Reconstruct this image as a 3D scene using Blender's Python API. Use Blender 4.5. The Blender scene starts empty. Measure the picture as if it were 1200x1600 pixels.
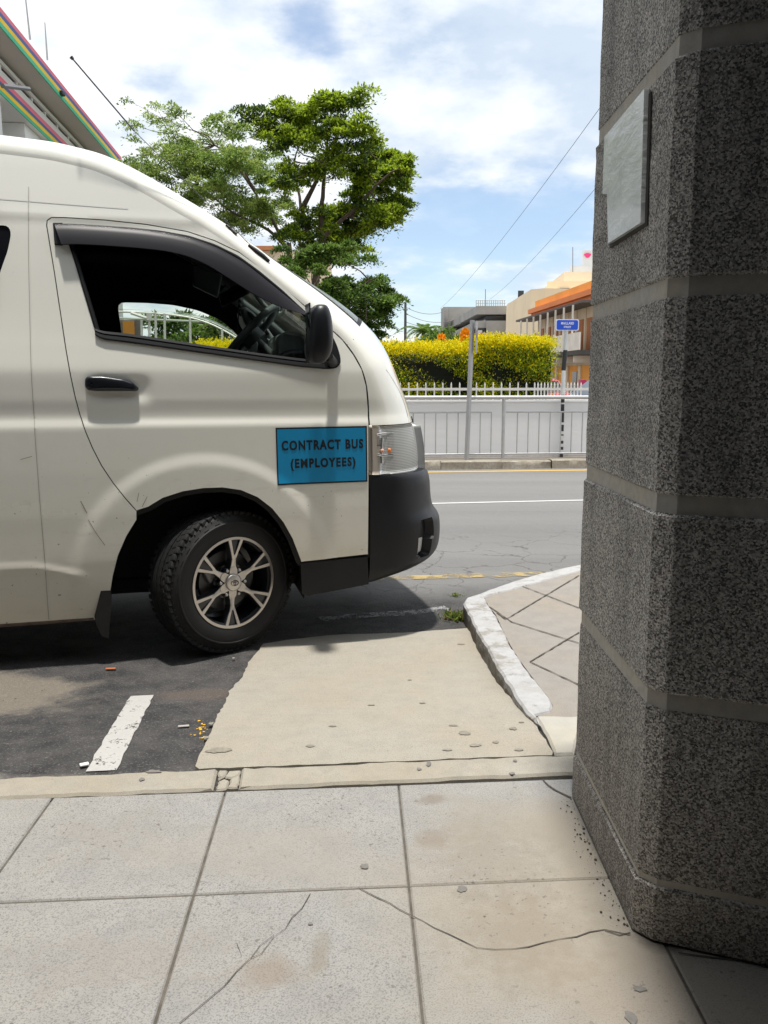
import bpy, bmesh, math, random
import numpy as np
from mathutils import Vector, Matrix
from mathutils.geometry import delaunay_2d_cdt
R = math.radians
rng = np.random.default_rng(7)
random.seed(7)
scene = bpy.context.scene
COL = scene.collection

# ------------------------------------------------------------------ camera
F, PIT, CZ = 1320.0, R(8.74), 1.20
cam = bpy.data.cameras.new('camera')
camo = bpy.data.objects.new('camera', cam)
COL.objects.link(camo)
camo.location = (0, 0, CZ)
camo.rotation_euler = (math.pi/2 - PIT, 0, 0)
cam.sensor_fit = 'VERTICAL'
cam.sensor_height = 36
cam.lens = F/1600*36
cam.clip_start = 0.05
cam.clip_end = 5000
scene.camera = camo

# ------------------------------------------------------------------ sun + sky
SUN_EL, SUN_AZ = R(86), R(176)          # azimuth from +Y, negative = to the left
sd = Vector((math.cos(SUN_EL)*math.sin(SUN_AZ), math.cos(SUN_EL)*math.cos(SUN_AZ), math.sin(SUN_EL)))
sl = bpy.data.lights.new('sun', 'SUN')
sl.energy = 3.3
sl.angle = R(3.0)
sl.color = (1, .955, .89)
so = bpy.data.objects.new('sun', sl)
COL.objects.link(so)
so.rotation_euler = sd.to_track_quat('Z', 'Y').to_euler()

w = bpy.data.worlds.new('World')
scene.world = w
w.use_nodes = True
nt = w.node_tree
for n in list(nt.nodes): nt.nodes.remove(n)
def N(t, **k):
    n = nt.nodes.new(t)
    for a, b in k.items(): setattr(n, a, b)
    return n
def L(a, b): nt.links.new(a, b)
def M_(op, a, b=None, c=None, clamp=False):
    n = nt.nodes.new('ShaderNodeMath'); n.operation = op; n.use_clamp = clamp
    for i, v in enumerate((a, b, c)):
        if v is None: continue
        if isinstance(v, (int, float)): n.inputs[i].default_value = v
        else: nt.links.new(v, n.inputs[i])
    return n.outputs[0]
sky = N('ShaderNodeTexSky', sky_type='NISHITA')
sky.sun_disc = False
sky.sun_elevation = SUN_EL
sky.sun_rotation = SUN_AZ
sky.air_density = 1.0
sky.dust_density = 0.6
sky.ozone_density = 1.6
bg1 = N('ShaderNodeBackground'); bg1.inputs[1].default_value = 0.115
L(sky.outputs[0], bg1.inputs[0])
tc = N('ShaderNodeTexCoord')
sep = N('ShaderNodeSeparateXYZ'); L(tc.outputs['Generated'], sep.inputs[0])
zz = M_('ADD', M_('MAXIMUM', sep.outputs[2], 0.0), 0.22)
ux = M_('DIVIDE', sep.outputs[0], zz)
uy = M_('DIVIDE', sep.outputs[1], zz)
cv = N('ShaderNodeCombineXYZ'); L(ux, cv.inputs[0]); L(uy, cv.inputs[1])
def wnoise(scale, detail, rough, off):
    mp = N('ShaderNodeMapping'); mp.inputs[1].default_value = off
    L(cv.outputs[0], mp.inputs[0])
    n = N('ShaderNodeTexNoise'); n.inputs['Scale'].default_value = scale
    n.inputs['Detail'].default_value = detail; n.inputs['Roughness'].default_value = rough
    L(mp.outputs[0], n.inputs['Vector'])
    return n.outputs[0]
n1 = wnoise(2.1, 9, .52, (3.1, 1.7, 0))
n2 = wnoise(4.4, 9, .56, (8.3, 4.1, 2))
n3 = wnoise(.9, 5, .5, (1.3, 9.1, 5))
def raydir(px, py):
    a = (px-600)/F; b = (py-800)/F
    v = Vector((a, math.cos(PIT)-b*math.sin(PIT), -math.sin(PIT)-b*math.cos(PIT)))
    return v
def blob(px, py, rad):          # soft opening in the cloud deck towards one direction of the sky
    d = raydir(px, py).normalized()
    vm = N('ShaderNodeVectorMath', operation='DISTANCE')
    nz = N('ShaderNodeVectorMath', operation='NORMALIZE'); L(tc.outputs['Generated'], nz.inputs[0])
    L(nz.outputs[0], vm.inputs[0]); vm.inputs[1].default_value = d
    t = M_('DIVIDE', vm.outputs['Value'], rad)
    return M_('SUBTRACT', 1.0, t, clamp=True)
open_ = None
for (px, py, rad, s) in ((245, 78, .065, .13), (185, 88, .05, .11), (515, 68, .06, .13), (465, 30, .05, .12), (560, 380, .05, .08),
                         (640, 400, .15, .17), (780, 375, .13, .20), (870, 325, .08, .17), (700, 430, .10, .12), (900, 335, .06, .14)):
    b = M_('MULTIPLY', blob(px, py, rad), s)
    open_ = b if open_ is None else M_('ADD', open_, b)
cover = M_('ADD', M_('MULTIPLY', n1, .5), M_('MULTIPLY', n2, .5))
cover = M_('SUBTRACT', M_('ADD', cover, .17), open_)
mr = N('ShaderNodeMapRange', interpolation_type='SMOOTHSTEP')
L(cover, mr.inputs[0]); mr.inputs[1].default_value = .40; mr.inputs[2].default_value = .64
mr.inputs[3].default_value = 0.22; mr.inputs[4].default_value = .97
cc = N('ShaderNodeValToRGB'); cr = cc.color_ramp
cr.elements[0].position = .40; cr.elements[0].color = (.60, .69, .80, 1)
cr.elements[1].position = .58; cr.elements[1].color = (1.0, 1.0, 1.0, 1)
e = cr.elements.new(.49); e.color = (.80, .85, .90, 1)
L(M_('ADD', M_('MULTIPLY', n3, .45), M_('MULTIPLY', n2, .55)), cc.inputs[0])
bg2 = N('ShaderNodeBackground'); bg2.inputs[1].default_value = .79
L(cc.outputs[0], bg2.inputs[0])
mx = N('ShaderNodeMixShader'); L(mr.outputs[0], mx.inputs[0]); L(bg1.outputs[0], mx.inputs[1]); L(bg2.outputs[0], mx.inputs[2])
wo = N('ShaderNodeOutputWorld'); L(mx.outputs[0], wo.inputs[0])
vs = scene.view_settings
vs.view_transform = 'Standard'; vs.look = 'None'; vs.exposure = 0.62; vs.gamma = 1
scene.cycles.max_bounces = 8
scene.cycles.transparent_max_bounces = 24

# ------------------------------------------------------------------ picking real points from directions
def on_z(px, py, z=0.0):
    r = raydir(px, py); t = (z-CZ)/r[2]; return Vector((r[0]*t, r[1]*t, z))
def on_y(px, py, Y):
    r = raydir(px, py); t = Y/r[1]; return Vector((r[0]*t, Y, CZ+r[2]*t))
def on_pl(px, py, p0, n):
    r = raydir(px, py); c = Vector((0, 0, CZ)); t = (Vector(p0)-c).dot(n)/r.dot(n); return c+r*t

# ------------------------------------------------------------------ mesh helpers
def tag(o, label=None, cat=None, group=None, kind=None):
    if label: o['label'] = label
    if cat: o['category'] = cat
    if group: o['group'] = group
    if kind: o['kind'] = kind
    return o
def empty(name, loc=(0, 0, 0), rz=0, label=None, cat=None, group=None):
    o = bpy.data.objects.new(name, None); COL.objects.link(o)
    o.location = loc; o.rotation_euler = (0, 0, rz); o.empty_display_size = .2
    return tag(o, label, cat, group)
def obj(name, verts, faces, mat, parent=None, smooth=False):
    me = bpy.data.meshes.new(name)
    me.from_pydata([tuple(v) for v in verts], [], [tuple(f) for f in faces])
    if isinstance(mat, (list, tuple)):
        for m in mat: me.materials.append(m)
    else: me.materials.append(mat)
    if smooth:
        me.polygons.foreach_set('use_smooth', [True]*len(me.polygons))
    me.update()
    o = bpy.data.objects.new(name, me); COL.objects.link(o)
    if parent: o.parent = parent
    return o
def autosmooth(o, deg=35):
    me = o.data
    me.polygons.foreach_set('use_smooth', [True]*len(me.polygons))
    me.set_sharp_from_angle(angle=R(deg))
    return o
class MB:
    def __init__(s): s.v = []; s.f = []; s.m = []
    def add(s, v, f, mi=0):
        b = len(s.v); s.v += [tuple(p) for p in v]; s.f += [tuple(i+b for i in q) for q in f]; s.m += [mi]*len(f)
    def box(s, c, d, rot=None, mi=0, bev=0):
        bm = bmesh.new(); bmesh.ops.create_cube(bm, size=1)
        for v in bm.verts: v.co = Vector((v.co.x*d[0], v.co.y*d[1], v.co.z*d[2]))
        if bev: bmesh.ops.bevel(bm, geom=bm.edges[:], offset=bev, segments=2, affect='EDGES', profile=.5)
        Mx = Matrix.Translation(Vector(c)) @ (rot.to_4x4() if rot is not None else Matrix())
        bm.verts.index_update()
        s.add([Mx @ v.co for v in bm.verts], [[v.index for v in f.verts] for f in bm.faces], mi); bm.free()
    def tube(s, pts, r, n=8, mi=0, caps=True):
        pts = [Vector(p) for p in pts]; rs = r if isinstance(r, (list, tuple)) else [r]*len(pts)
        b = len(s.v); up = Vector((0, 0, 1)); prev = None
        for i, p in enumerate(pts):
            t = (pts[min(i+1, len(pts)-1)]-pts[max(i-1, 0)]).normalized()
            if prev is None:
                a = t.cross(up if abs(t.z) < .9 else Vector((1, 0, 0))).normalized()
            else:
                a = (prev - t*prev.dot(t)).normalized()
            prev = a; c = t.cross(a)
            for k in range(n):
                an = 2*math.pi*k/n; s.v.append(tuple(p + (a*math.cos(an)+c*math.sin(an))*rs[i]))
        for i in range(len(pts)-1):
            for k in range(n):
                s.f.append((b+i*n+k, b+i*n+(k+1) % n, b+(i+1)*n+(k+1) % n, b+(i+1)*n+k)); s.m.append(mi)
        if caps:
            s.f.append(tuple(b+k for k in range(n))[::-1]); s.m.append(mi)
            s.f.append(tuple(b+(len(pts)-1)*n+k for k in range(n))); s.m.append(mi)
    def prism(s, poly, h, Mx=Matrix(), mi=0):      # poly in local XY, extruded h along local Z
        n = len(poly)
        v = [Mx @ Vector((p[0], p[1], 0)) for p in poly]+[Mx @ Vector((p[0], p[1], h)) for p in poly]
        f = [tuple(range(n))[::-1], tuple(range(n, 2*n))]+[(i, (i+1) % n, n+(i+1) % n, n+i) for i in range(n)]
        s.add(v, f, mi)
    def build(s, name, mat, parent=None, smooth=None):
        o = obj(name, s.v, s.f, mat, parent)
        if isinstance(mat, (list, tuple)): o.data.polygons.foreach_set('material_index', s.m)
        if smooth: autosmooth(o, smooth)
        return o

# ------------------------------------------------------------------ materials
def mat(name, base=(.5, .5, .5), rough=.6, metal=0.0, coat=0.0, spec=.5, emit=None):
    m = bpy.data.materials.new(name); m.use_nodes = True
    b = m.node_tree.nodes['Principled BSDF']
    b.inputs['Base Color'].default_value = (*base, 1); b.inputs['Roughness'].default_value = rough
    b.inputs['Metallic'].default_value = metal; b.inputs['Coat Weight'].default_value = coat
    b.inputs['Coat Roughness'].default_value = .04
    b.inputs['Specular IOR Level'].default_value = spec
    return m
class T:                                            # tiny node-tree writer
    def __init__(s, m): s.m = m; s.t = m.node_tree; s.b = s.t.nodes['Principled BSDF']; s.co = s.t.nodes.new('ShaderNodeTexCoord').outputs['Object']
    def n(s, t, **k):
        n = s.t.nodes.new(t)
        for a, b in k.items(): setattr(n, a, b)
        return n
    def l(s, a, b): s.t.links.new(a, b)
    def noise(s, scale, detail=4, rough=.6, vec=None, stretch=None, dist=0):
        n = s.n('ShaderNodeTexNoise'); n.inputs['Scale'].default_value = scale; n.inputs['Detail'].default_value = detail
        n.inputs['Roughness'].default_value = rough; n.inputs['Distortion'].default_value = dist
        v = vec or s.co
        if stretch:
            mp = s.n('ShaderNodeMapping'); mp.inputs[3].default_value = stretch; s.l(v, mp.inputs[0]); v = mp.outputs[0]
        s.l(v, n.inputs['Vector']); return n.outputs[0]
    def vor(s, scale, feature='F1', out='Distance', rnd=1.0):
        n = s.n('ShaderNodeTexVoronoi', feature=feature); n.inputs['Scale'].default_value = scale; n.inputs['Randomness'].default_value = rnd
        s.l(s.co, n.inputs['Vector']); return n.outputs[out]
    def ramp(s, fac, stops, interp='LINEAR'):
        n = s.n('ShaderNodeValToRGB'); r = n.color_ramp; r.interpolation = interp
        while len(r.elements) > 1: r.elements.remove(r.elements[-1])
        for i, (p, c) in enumerate(stops):
            if isinstance(c, (int, float)): c = (c, c, c)
            el = r.elements[0] if i == 0 else r.elements.new(p)
            el.position = p; el.color = (*c, 1)
        s.l(fac, n.inputs[0]); return n.outputs[0]
    def mix(s, fac, a, b, mode='MIX'):
        n = s.n('ShaderNodeMix', data_type='RGBA', blend_type=mode)
        for sock, v in ((n.inputs[0], fac), (n.inputs[6], a), (n.inputs[7], b)):
            if isinstance(v, (int, float)): sock.default_value = v
            elif isinstance(v, tuple): sock.default_value = (*v, 1)
            else: s.l(v, sock)
        return n.outputs[2]
    def math(s, op, a, b=None):
        n = s.n('ShaderNodeMath', operation=op)
        for i, v in enumerate((a, b)):
            if v is None: continue
            if isinstance(v, (int, float)): n.inputs[i].default_value = v
            else: s.l(v, n.inputs[i])
        return n.outputs[0]
    def bump(s, h, strength=.3, dist=.01, prev=None):
        n = s.n('ShaderNodeBump'); n.inputs['Strength'].default_value = strength; n.inputs['Distance'].default_value = dist
        s.l(h, n.inputs['Height'])
        if prev is not None: s.l(prev, n.inputs['Normal'])
        s.l(n.outputs[0], s.b.inputs['Normal']); return n.outputs[0]
    def base(s, c): s.l(c, s.b.inputs['Base Color'])
    def rough(s, c): s.l(c, s.b.inputs['Roughness'])
def concrete(name, c, speck=.3, stain=.25, sc=1.0, warm=None, bump=.25):
    m = mat(name, c, .88); t = T(m)
    big = t.noise(1.6*sc, 5, .6); mid = t.noise(9*sc, 6, .65); fine = t.noise(260*sc, 2, .7)
    grain = t.noise(90*sc, 3, .7)
    d = tuple(x*(1-stain) for x in c); wm = warm or tuple(x*y for x, y in zip(c, (1.04, .97, .86)))
    col = t.mix(t.ramp(big, [(.38, 0), (.66, 1)]), c, wm)
    col = t.mix(t.ramp(mid, [(.42, 0), (.72, .75)]), col, d)
    col = t.mix(t.ramp(fine, [(.36, speck), (.5, 0)]), col, tuple(x*.35 for x in c))
    col = t.mix(t.ramp(grain, [(.60, 0), (.72, speck)]), col, tuple(x*.55 for x in c))
    sp = t.noise(38*sc, 3, .6)
    col = t.mix(t.ramp(sp, [(.70, 0), (.76, .6)]), col, tuple(x*.4 for x in c))
    t.base(col); p = t.bump(fine, bump, .002); t.bump(mid, .2, .006, p)
    return m
def plain(name, c, rough=.6, var=.12, scale=6, bump=0, **k):
    m = mat(name, c, rough, **k); t = T(m)
    n = t.noise(scale, 5, .6)
    t.base(t.mix(t.ramp(n, [(.35, 0), (.7, 1)]), c, tuple(x*(1-var) for x in c)))
    if bump: t.bump(t.noise(scale*12, 3, .6), bump, .003)
    return m

# ================================================================== GROUND
KB0, KB1 = Vector((-1.179, 2.439)), Vector((.542, 2.597))
kd = (KB1-KB0).normalized(); kn = Vector((-kd.y, kd.x))
def beyond(x, y): return (Vector((x, y))-KB0).dot(kn)
def gh(x, y):
    t = min(max(beyond(x, y)/1.25, 0), 1); t = t*t*(3-2*t)
    return -.014-.086*t
def on_g(px, py, dz=0):
    z = 0
    for _ in range(12):
        p = on_z(px, py, z); z = gh(p.x, p.y)+dz
    return on_z(px, py, z)

m_asph = mat('asphalt', (.06, .06, .06), .85); t = T(m_asph)
sepx = t.n('ShaderNodeSeparateXYZ'); t.l(t.co, sepx.inputs[0])
fine = t.noise(420, 2, .7); gr = t.noise(120, 3, .75); mid = t.noise(7, 6, .65); big = t.noise(.9, 5, .6)
streak = t.noise(.8, 5, .6, stretch=(.12, 1.6, 1))
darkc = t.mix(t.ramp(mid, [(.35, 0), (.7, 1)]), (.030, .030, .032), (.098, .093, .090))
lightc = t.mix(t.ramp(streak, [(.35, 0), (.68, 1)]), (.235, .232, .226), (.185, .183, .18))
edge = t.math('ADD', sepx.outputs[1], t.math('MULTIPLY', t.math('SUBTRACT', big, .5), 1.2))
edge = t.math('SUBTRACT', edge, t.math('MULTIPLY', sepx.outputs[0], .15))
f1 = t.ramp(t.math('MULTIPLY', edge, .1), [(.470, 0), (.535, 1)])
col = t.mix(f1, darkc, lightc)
# worn pale patch by the kerb on the left, and a paler worn strip next to the kerb stones
def stain(cx, cy, rx, ry, col, colr, amt=1.0, warp=.35, wscale=3.0, soft=(.85, 1.0)):
    nz = t.noise(wscale, 6, .65)
    dx = t.math('DIVIDE', t.math('SUBTRACT', sepx.outputs[0], cx), rx)
    dy = t.math('DIVIDE', t.math('SUBTRACT', sepx.outputs[1], cy), ry)
    d = t.math('SQRT', t.math('ADD', t.math('MULTIPLY', dx, dx), t.math('MULTIPLY', dy, dy)))
    d = t.math('ADD', d, t.math('MULTIPLY', t.math('SUBTRACT', nz, .5), warp*3))
    return t.mix(t.ramp(t.math('MULTIPLY', d, .5), [(soft[0]*.5, amt), (soft[1]*.5, 0)]), col, colr)
col = stain(-1.95, 3.33, .78, .40, col, t.mix(gr, (.16, .142, .115), (.27, .235, .19)), 1, .36, 4.0, (.80, 1.02))
col = stain(-1.75, 2.47, .75, .05, col, (.26, .235, .215), .9, .5, 5, (.6, 1.1))
col = stain(-.75, 3.35, .25, .10, col, (.125, .10, .085), .8, .5, 5, (.5, 1.1))
col = t.mix(t.ramp(fine, [(.36, .75), (.5, 0)]), col, t.mix(.5, col, (0, 0, 0)))
col = t.mix(t.ramp(gr, [(.55, 0), (.68, .7)]), col, t.mix(.6, col, (.36, .345, .32)))
ck = t.vor(.85, 'DISTANCE_TO_EDGE'); 
ckn = t.n('ShaderNodeTexVoronoi', feature='DISTANCE_TO_EDGE'); ckn.inputs['Scale'].default_value = 2.4
vv = t.n('ShaderNodeVectorMath', operation='ADD'); nn_ = t.n('ShaderNodeTexNoise'); nn_.inputs['Scale'].default_value = 4; nn_.inputs['Detail'].default_value = 4
t.l(t.co, nn_.inputs['Vector']); sc_ = t.n('ShaderNodeVectorMath', operation='SCALE'); sc_.inputs['Scale'].default_value = .35
t.l(nn_.outputs['Color'], sc_.inputs[0]); t.l(t.co, vv.inputs[0]); t.l(sc_.outputs[0], vv.inputs[1]); t.l(vv.outputs[0], ckn.inputs['Vector'])
zone = t.ramp(t.math('MULTIPLY', edge, .1), [(.50, 0), (.54, 1), (.62, 1), (.74, 0)])
cm = t.math('MULTIPLY', t.ramp(ckn.outputs['Distance'], [(.006, 1), (.02, 0)]), zone)
cm = t.math('MULTIPLY', cm, t.ramp(mid, [(.4, .3), (.6, 1)]))
col = t.mix(cm, col, (.06, .055, .05))
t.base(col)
p = t.bump(fine, .5, .004); p = t.bump(mid, .8, .03, p); t.bump(gr, .9, .010, p)

def lin(a, b, n): return [a+(b-a)*i/(n-1) for i in range(n)]
xs = lin(-300, -12, 10)[:-1]+lin(-12, -3, 10)[:-1]+lin(-3, 2.5, 90)[:-1]+lin(2.5, 12, 12)[:-1]+lin(12, 300, 10)
ys = lin(-60, 1.5, 6)[:-1]+lin(1.5, 5, 80)[:-1]+lin(5, 14, 20)[:-1]+lin(14, 900, 12)
vs_ = []; fs_ = []
for j, y in enumerate(ys):
    for i, x in enumerate(xs):
        vs_.append((x, y, gh(x, y)))
nx = len(xs)
for j in range(len(ys)-1):
    for i in range(nx-1): fs_.append((j*nx+i, j*nx+i+1, (j+1)*nx+i+1, (j+1)*nx+i))
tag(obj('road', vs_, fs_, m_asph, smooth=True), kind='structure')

# --- near pavement: rows and columns of cast slabs with open joints
m_slab = concrete('pavement_concrete', (.305, .302, .292), .65, .2, 1.0, warm=(.305, .292, .268), bump=.45)
t = T(m_slab)
t.sep = t.n('ShaderNodeSeparateXYZ'); t.l(t.co, t.sep.inputs[0])
prev = m_slab.node_tree.nodes['Principled BSDF'].inputs['Base Color'].links[0].from_socket
def slabstain(cx, cy, rx, ry, c, amt, warp=.4, ws=4, soft=(.3, 1.1)):
    global prev
    nz = t.noise(ws, 6, .65)
    dx = t.math('DIVIDE', t.math('SUBTRACT', t.sep.outputs[0], cx), rx)
    dy = t.math('DIVIDE', t.math('SUBTRACT', t.sep.outputs[1], cy), ry)
    d = t.math('SQRT', t.math('ADD', t.math('MULTIPLY', dx, dx), t.math('MULTIPLY', dy, dy)))
    d = t.math('ADD', d, t.math('MULTIPLY', t.math('SUBTRACT', nz, .5), warp*3))
    prev = t.mix(t.ramp(t.math('MULTIPLY', d, .5), [(soft[0]*.5, amt), (soft[1]*.5, 0)]), prev, c)
for a in ((.50, 2.05, .10, .42, (.15, .13, .115), .55, .35, 5), (.38, 1.75, .42, .5, (.325, .285, .22), .65, .5, 3),
          (.35, 2.2, .3, .2, (.27, .24, .19), .5, .7, 7), (.62, 1.5, .3, .22, (.25, .205, .155), .5, .4, 4),
          (-.25, 1.58, .09, .06, (.22, .175, .13), .55, .7, 12), (.14, 2.3, .05, .04, (.17, .14, .11), .6, .8, 14),
          (.13, 2.08, .06, .05, (.20, .16, .12), .5, .9, 14), (-.14, 1.62, .025, .08, (.2, .17, .12), .5, .9, 14),
          (-.55, 1.62, .25, .1, (.25, .22, .19), .35, 1.3, 14), (-.75, 2.1, .2, .15, (.24, .22, .19), .4, 1.2, 11), (.25, 2.0, .2, .2, (.22, .19, .15), .35, 1.2, 26), (.3, 1.7, .2, .2, (.2, .165, .12), .35, 1.0, 22),
          (-.30, 2.02, .4, .2, (.28, .255, .22), .5, .8, 3), (.60, 1.68, .06, .05, (.06, .05, .045), .8, .5, 8)):
    slabstain(*a)
spt = t.noise(70, 2, .5); spm = t.noise(3.0, 3, .6)
prev = t.mix(t.math('MULTIPLY', t.ramp(spt, [(.64, 0), (.67, .8)]), t.ramp(spm, [(.45, 0), (.6, 1)])), prev, (.13, .115, .10))
t.base(prev)

def colx(k, y):
    base = {0: (-.971, -.035), 1: (-.472, -.040), 2: (.045, -.032), 3: (.602, -.01)}
    if k < 0: b = (-.971+.5*k, -.035)
    elif k > 3: b = (.602+.52*(k-3), 0)
    else: b = base[k]
    return b[0]+b[1]*(y-2.36)
ROWS = [lambda x: 2.395+.0763*x, lambda x: 1.873+.068*x, lambda x: 1.345+.068*x]+[(lambda x, q=q: 1.345-.52*q+.068*x) for q in range(1, 9)]
mb = MB(); g = .0026
def slab(mb, q, zt=0.0, zb=-.16, bev=.004):
    c = sum(q, Vector((0, 0)))/len(q); n = len(q)
    ins = [p+(c-p).normalized()*bev*1.4 for p in q]
    v = [(p.x, p.y, zt) for p in ins]+[(p.x, p.y, zt-bev) for p in q]+[(p.x, p.y, zb) for p in q]
    f = [tuple(range(n))]+[(n+i, n+(i+1) % n, (i+1) % n, i) for i in range(n)]+[(2*n+i, 2*n+(i+1) % n, n+(i+1) % n, n+i) for i in range(n)]
    mb.add(v, f)
for r in range(len(ROWS)-1):
    for k in range(-10, 14):
        q = []
        for (kk, rr, sx, sy) in ((k, r+1, 1, 1), (k+1, r+1, -1, 1), (k+1, r, -1, -1), (k, r, 1, -1)):
            y = ROWS[rr](0)
            for _ in range(4): x = colx(kk, y); y = ROWS[rr](x)
            q.append(Vector((x+sx*g, y+sy*g*(1.9 if rr == 0 else 1))))
        slab(mb, q, random.uniform(-.0015, .0005))
near_pav = tag(mb.build('pavement', m_slab), kind='structure')
m_jm = plain('joint_mortar', (.13, .115, .095), .95, .5, 20)
obj('joint_filling', [(-6, -4, -.0045), (7.9, -4, -.0045), (7.9, 2.955, -.0045), (-6, 1.92, -.0045)], [(0, 1, 2, 3)], m_jm, near_pav)

# --- kerb stones along the bay
m_kerb = concrete('kerb_concrete', (.36, .335, .285), .45, .22, 1.6, warm=(.33, .29, .22), bump=.5)
def jag(pts, step, amp, seed=0):
    rg = random.Random(seed); out = []
    for a, b in zip(pts[:-1], pts[1:]):
        n = max(1, int((b-a).length/step)); d = (b-a).normalized(); pn = Vector((-d.y, d.x))
        for i in range(n):
            off = rg.uniform(-amp, amp) if (i or out) else 0
            out.append(a+(b-a)*(i/n)+pn*off)
    out.append(pts[-1]); return out
def ring_prism(mb, ring, zt, zb, bev=.006, mi=0):
    n = len(ring); ar = sum(ring[i].x*ring[(i+1) % n].y-ring[(i+1) % n].x*ring[i].y for i in range(n))
    if ar < 0: ring = ring[::-1]
    ins = []
    for i in range(n):
        d = (ring[(i+1) % n]-ring[i-1]).normalized(); ins.append(ring[i]+Vector((-d.y, d.x))*bev)
    zf = zt if callable(zt) else (lambda x, y: zt)
    zg = zb if callable(zb) else (lambda x, y: zb)
    v = [(p.x, p.y, zf(p.x, p.y)) for p in ins]+[(p.x, p.y, zf(p.x, p.y)-bev) for p in ring]+[(p.x, p.y, zg(p.x, p.y)) for p in ring]
    ipts = [Vector((p.x, p.y)) for p in ins]
    ov, oe, of, *_x = delaunay_2d_cdt(ipts, [(i, (i+1) % n) for i in range(n)], [], 0, 1e-7)
    tf = []
    for q in of:
        c = sum((ov[i] for i in q), Vector((0, 0)))/len(q); ins_ = False
        for i in range(n):
            a, b = ipts[i], ipts[(i+1) % n]
            if (a.y > c.y) != (b.y > c.y) and c.x < (b.x-a.x)*(c.y-a.y)/(b.y-a.y)+a.x: ins_ = not ins_
        if ins_: tf.append(tuple(q))
    mb.add([(p.x, p.y, zf(p.x, p.y)) for p in ov], tf, mi)
    f = [(n+i, n+(i+1) % n, (i+1) % n, i) for i in range(n)]+[(2*n+i, 2*n+(i+1) % n, n+(i+1) % n, n+i) for i in range(n)]
    mb.add(v, f, mi)
def kl(s, front): # point on kerb line, s metres along from KB0
    p = KB0+kd*s
    return p-kn*(.137 if front else .006)
mb = MB()
for (a, b, sd_) in ((-6, -3.2, 1), (-3.19, -1.2, 2), (-1.19, .66, 3), (.735, 1.90, 4), (3.0, 6.0, 6)):
    ring = jag([kl(a, 1), kl(b, 1)], .04, .004, sd_)+jag([kl(b, 0), kl(a, 0)], .04, .006, sd_+9)
    ring_prism(mb, ring, .003, -.15, .008)
for q_, zt_ in (([(.664, .02), (.690, .04), (.683, .35), (.672, .5), (.665, .3)], .0), ([(.694, .03), (.731, .02), (.728, .26), (.705, .43), (.687, .36)], -.003), ([(.667, .56), (.686, .43), (.70, .52), (.697, .97), (.67, .98)], -.004), ([(.705, .5), (.73, .34), (.733, .97), (.703, .96)], .001)):
    ring = [KB0+kd*a-kn*(.006+.128*f_) for a, f_ in q_]
    ring_prism(mb, jag(ring+[ring[0]], .012, .0035, 5)[:-1], zt_, -.15, .005)
# whitish stone at the pillar end of the row
tag(mb.build('kerb', m_kerb), kind='structure')

# --- concrete ramp between the kerb stones and the road
m_ramp = concrete('ramp_concrete', (.355, .33, .28), .55, .15, 1.3, warm=(.35, .312, .245), bump=.6)
t = T(m_ramp); pv = m_ramp.node_tree.nodes['Principled BSDF'].inputs['Base Color'].links[0].from_socket
strk = t.noise(24, 5, .6, stretch=(.08, 1, 1)); pv = t.mix(t.ramp(strk, [(.55, 0), (.75, .22)]), pv, (.24, .21, .17))
t.base(pv)
edge_px = [(305, 1197), (318, 1165), (330, 1145), (338, 1120), (352, 1098), (358, 1080), (378, 1058), (388, 1035), (402, 1018), (412, 1006),
           (440, 1001), (480, 996), (530, 991), (580, 990), (640, 988), (690, 984), (735, 981),
           (748, 996), (762, 1016), (785, 1050), (800, 1078), (820, 1106), (838, 1135), (862, 1174)]
ring = [on_g(x, y, .012).to_2d() for x, y in edge_px]+[kl(1.735, 0)+kn*.014, kl(.60, 0)+kn*.014]
ring = jag(ring+[ring[0]], .03, .004, 12)[:-1]
# fill as a fine sheet following the slope
def sheet(name, ring, mat_, dz, parent=None, step=.06, skirt=.03):
    xs_ = [p.x for p in ring]; ys_ = [p.y for p in ring]
    pts = list(ring); n = len(ring)
    def inside(x, y):
        c = False
        for i in range(n):
            a, b = ring[i], ring[(i+1) % n]
            if (a.y > y) != (b.y > y) and x < (b.x-a.x)*(y-a.y)/(b.y-a.y)+a.x: c = not c
        return c
    def dmin(x, y): return min((Vector((x, y))-p).length for p in ring)
    x = min(xs_)
    while x < max(xs_):
        y = min(ys_)
        while y < max(ys_):
            if inside(x, y) and dmin(x, y) > step*.45: pts.append(Vector((x, y)))
            y += step
        x += step
    ov, oe, of, ovi, oei, ofi = delaunay_2d_cdt(pts, [(i, (i+1) % n) for i in range(n)], [], 0, 1e-6)
    f = []
    for q in of:
        c = sum((ov[i] for i in q), Vector((0, 0)))/len(q)
        if inside(c.x, c.y): f.append(tuple(q))
    v = [(p.x, p.y, gh(p.x, p.y)+dz) for p in ov]
    b = len(v); v += [(p.x, p.y, gh(p.x, p.y)+dz) for p in ring]+[(p.x, p.y, gh(p.x, p.y)+dz-skirt) for p in ring]
    f += [(b+i, b+(i+1) % n, b+n+(i+1) % n, b+n+i) for i in range(n)]
    return obj(name, v, f, mat_, parent)
tag(sheet('concrete_ramp', ring, m_ramp, .012), kind='structure')

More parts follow.
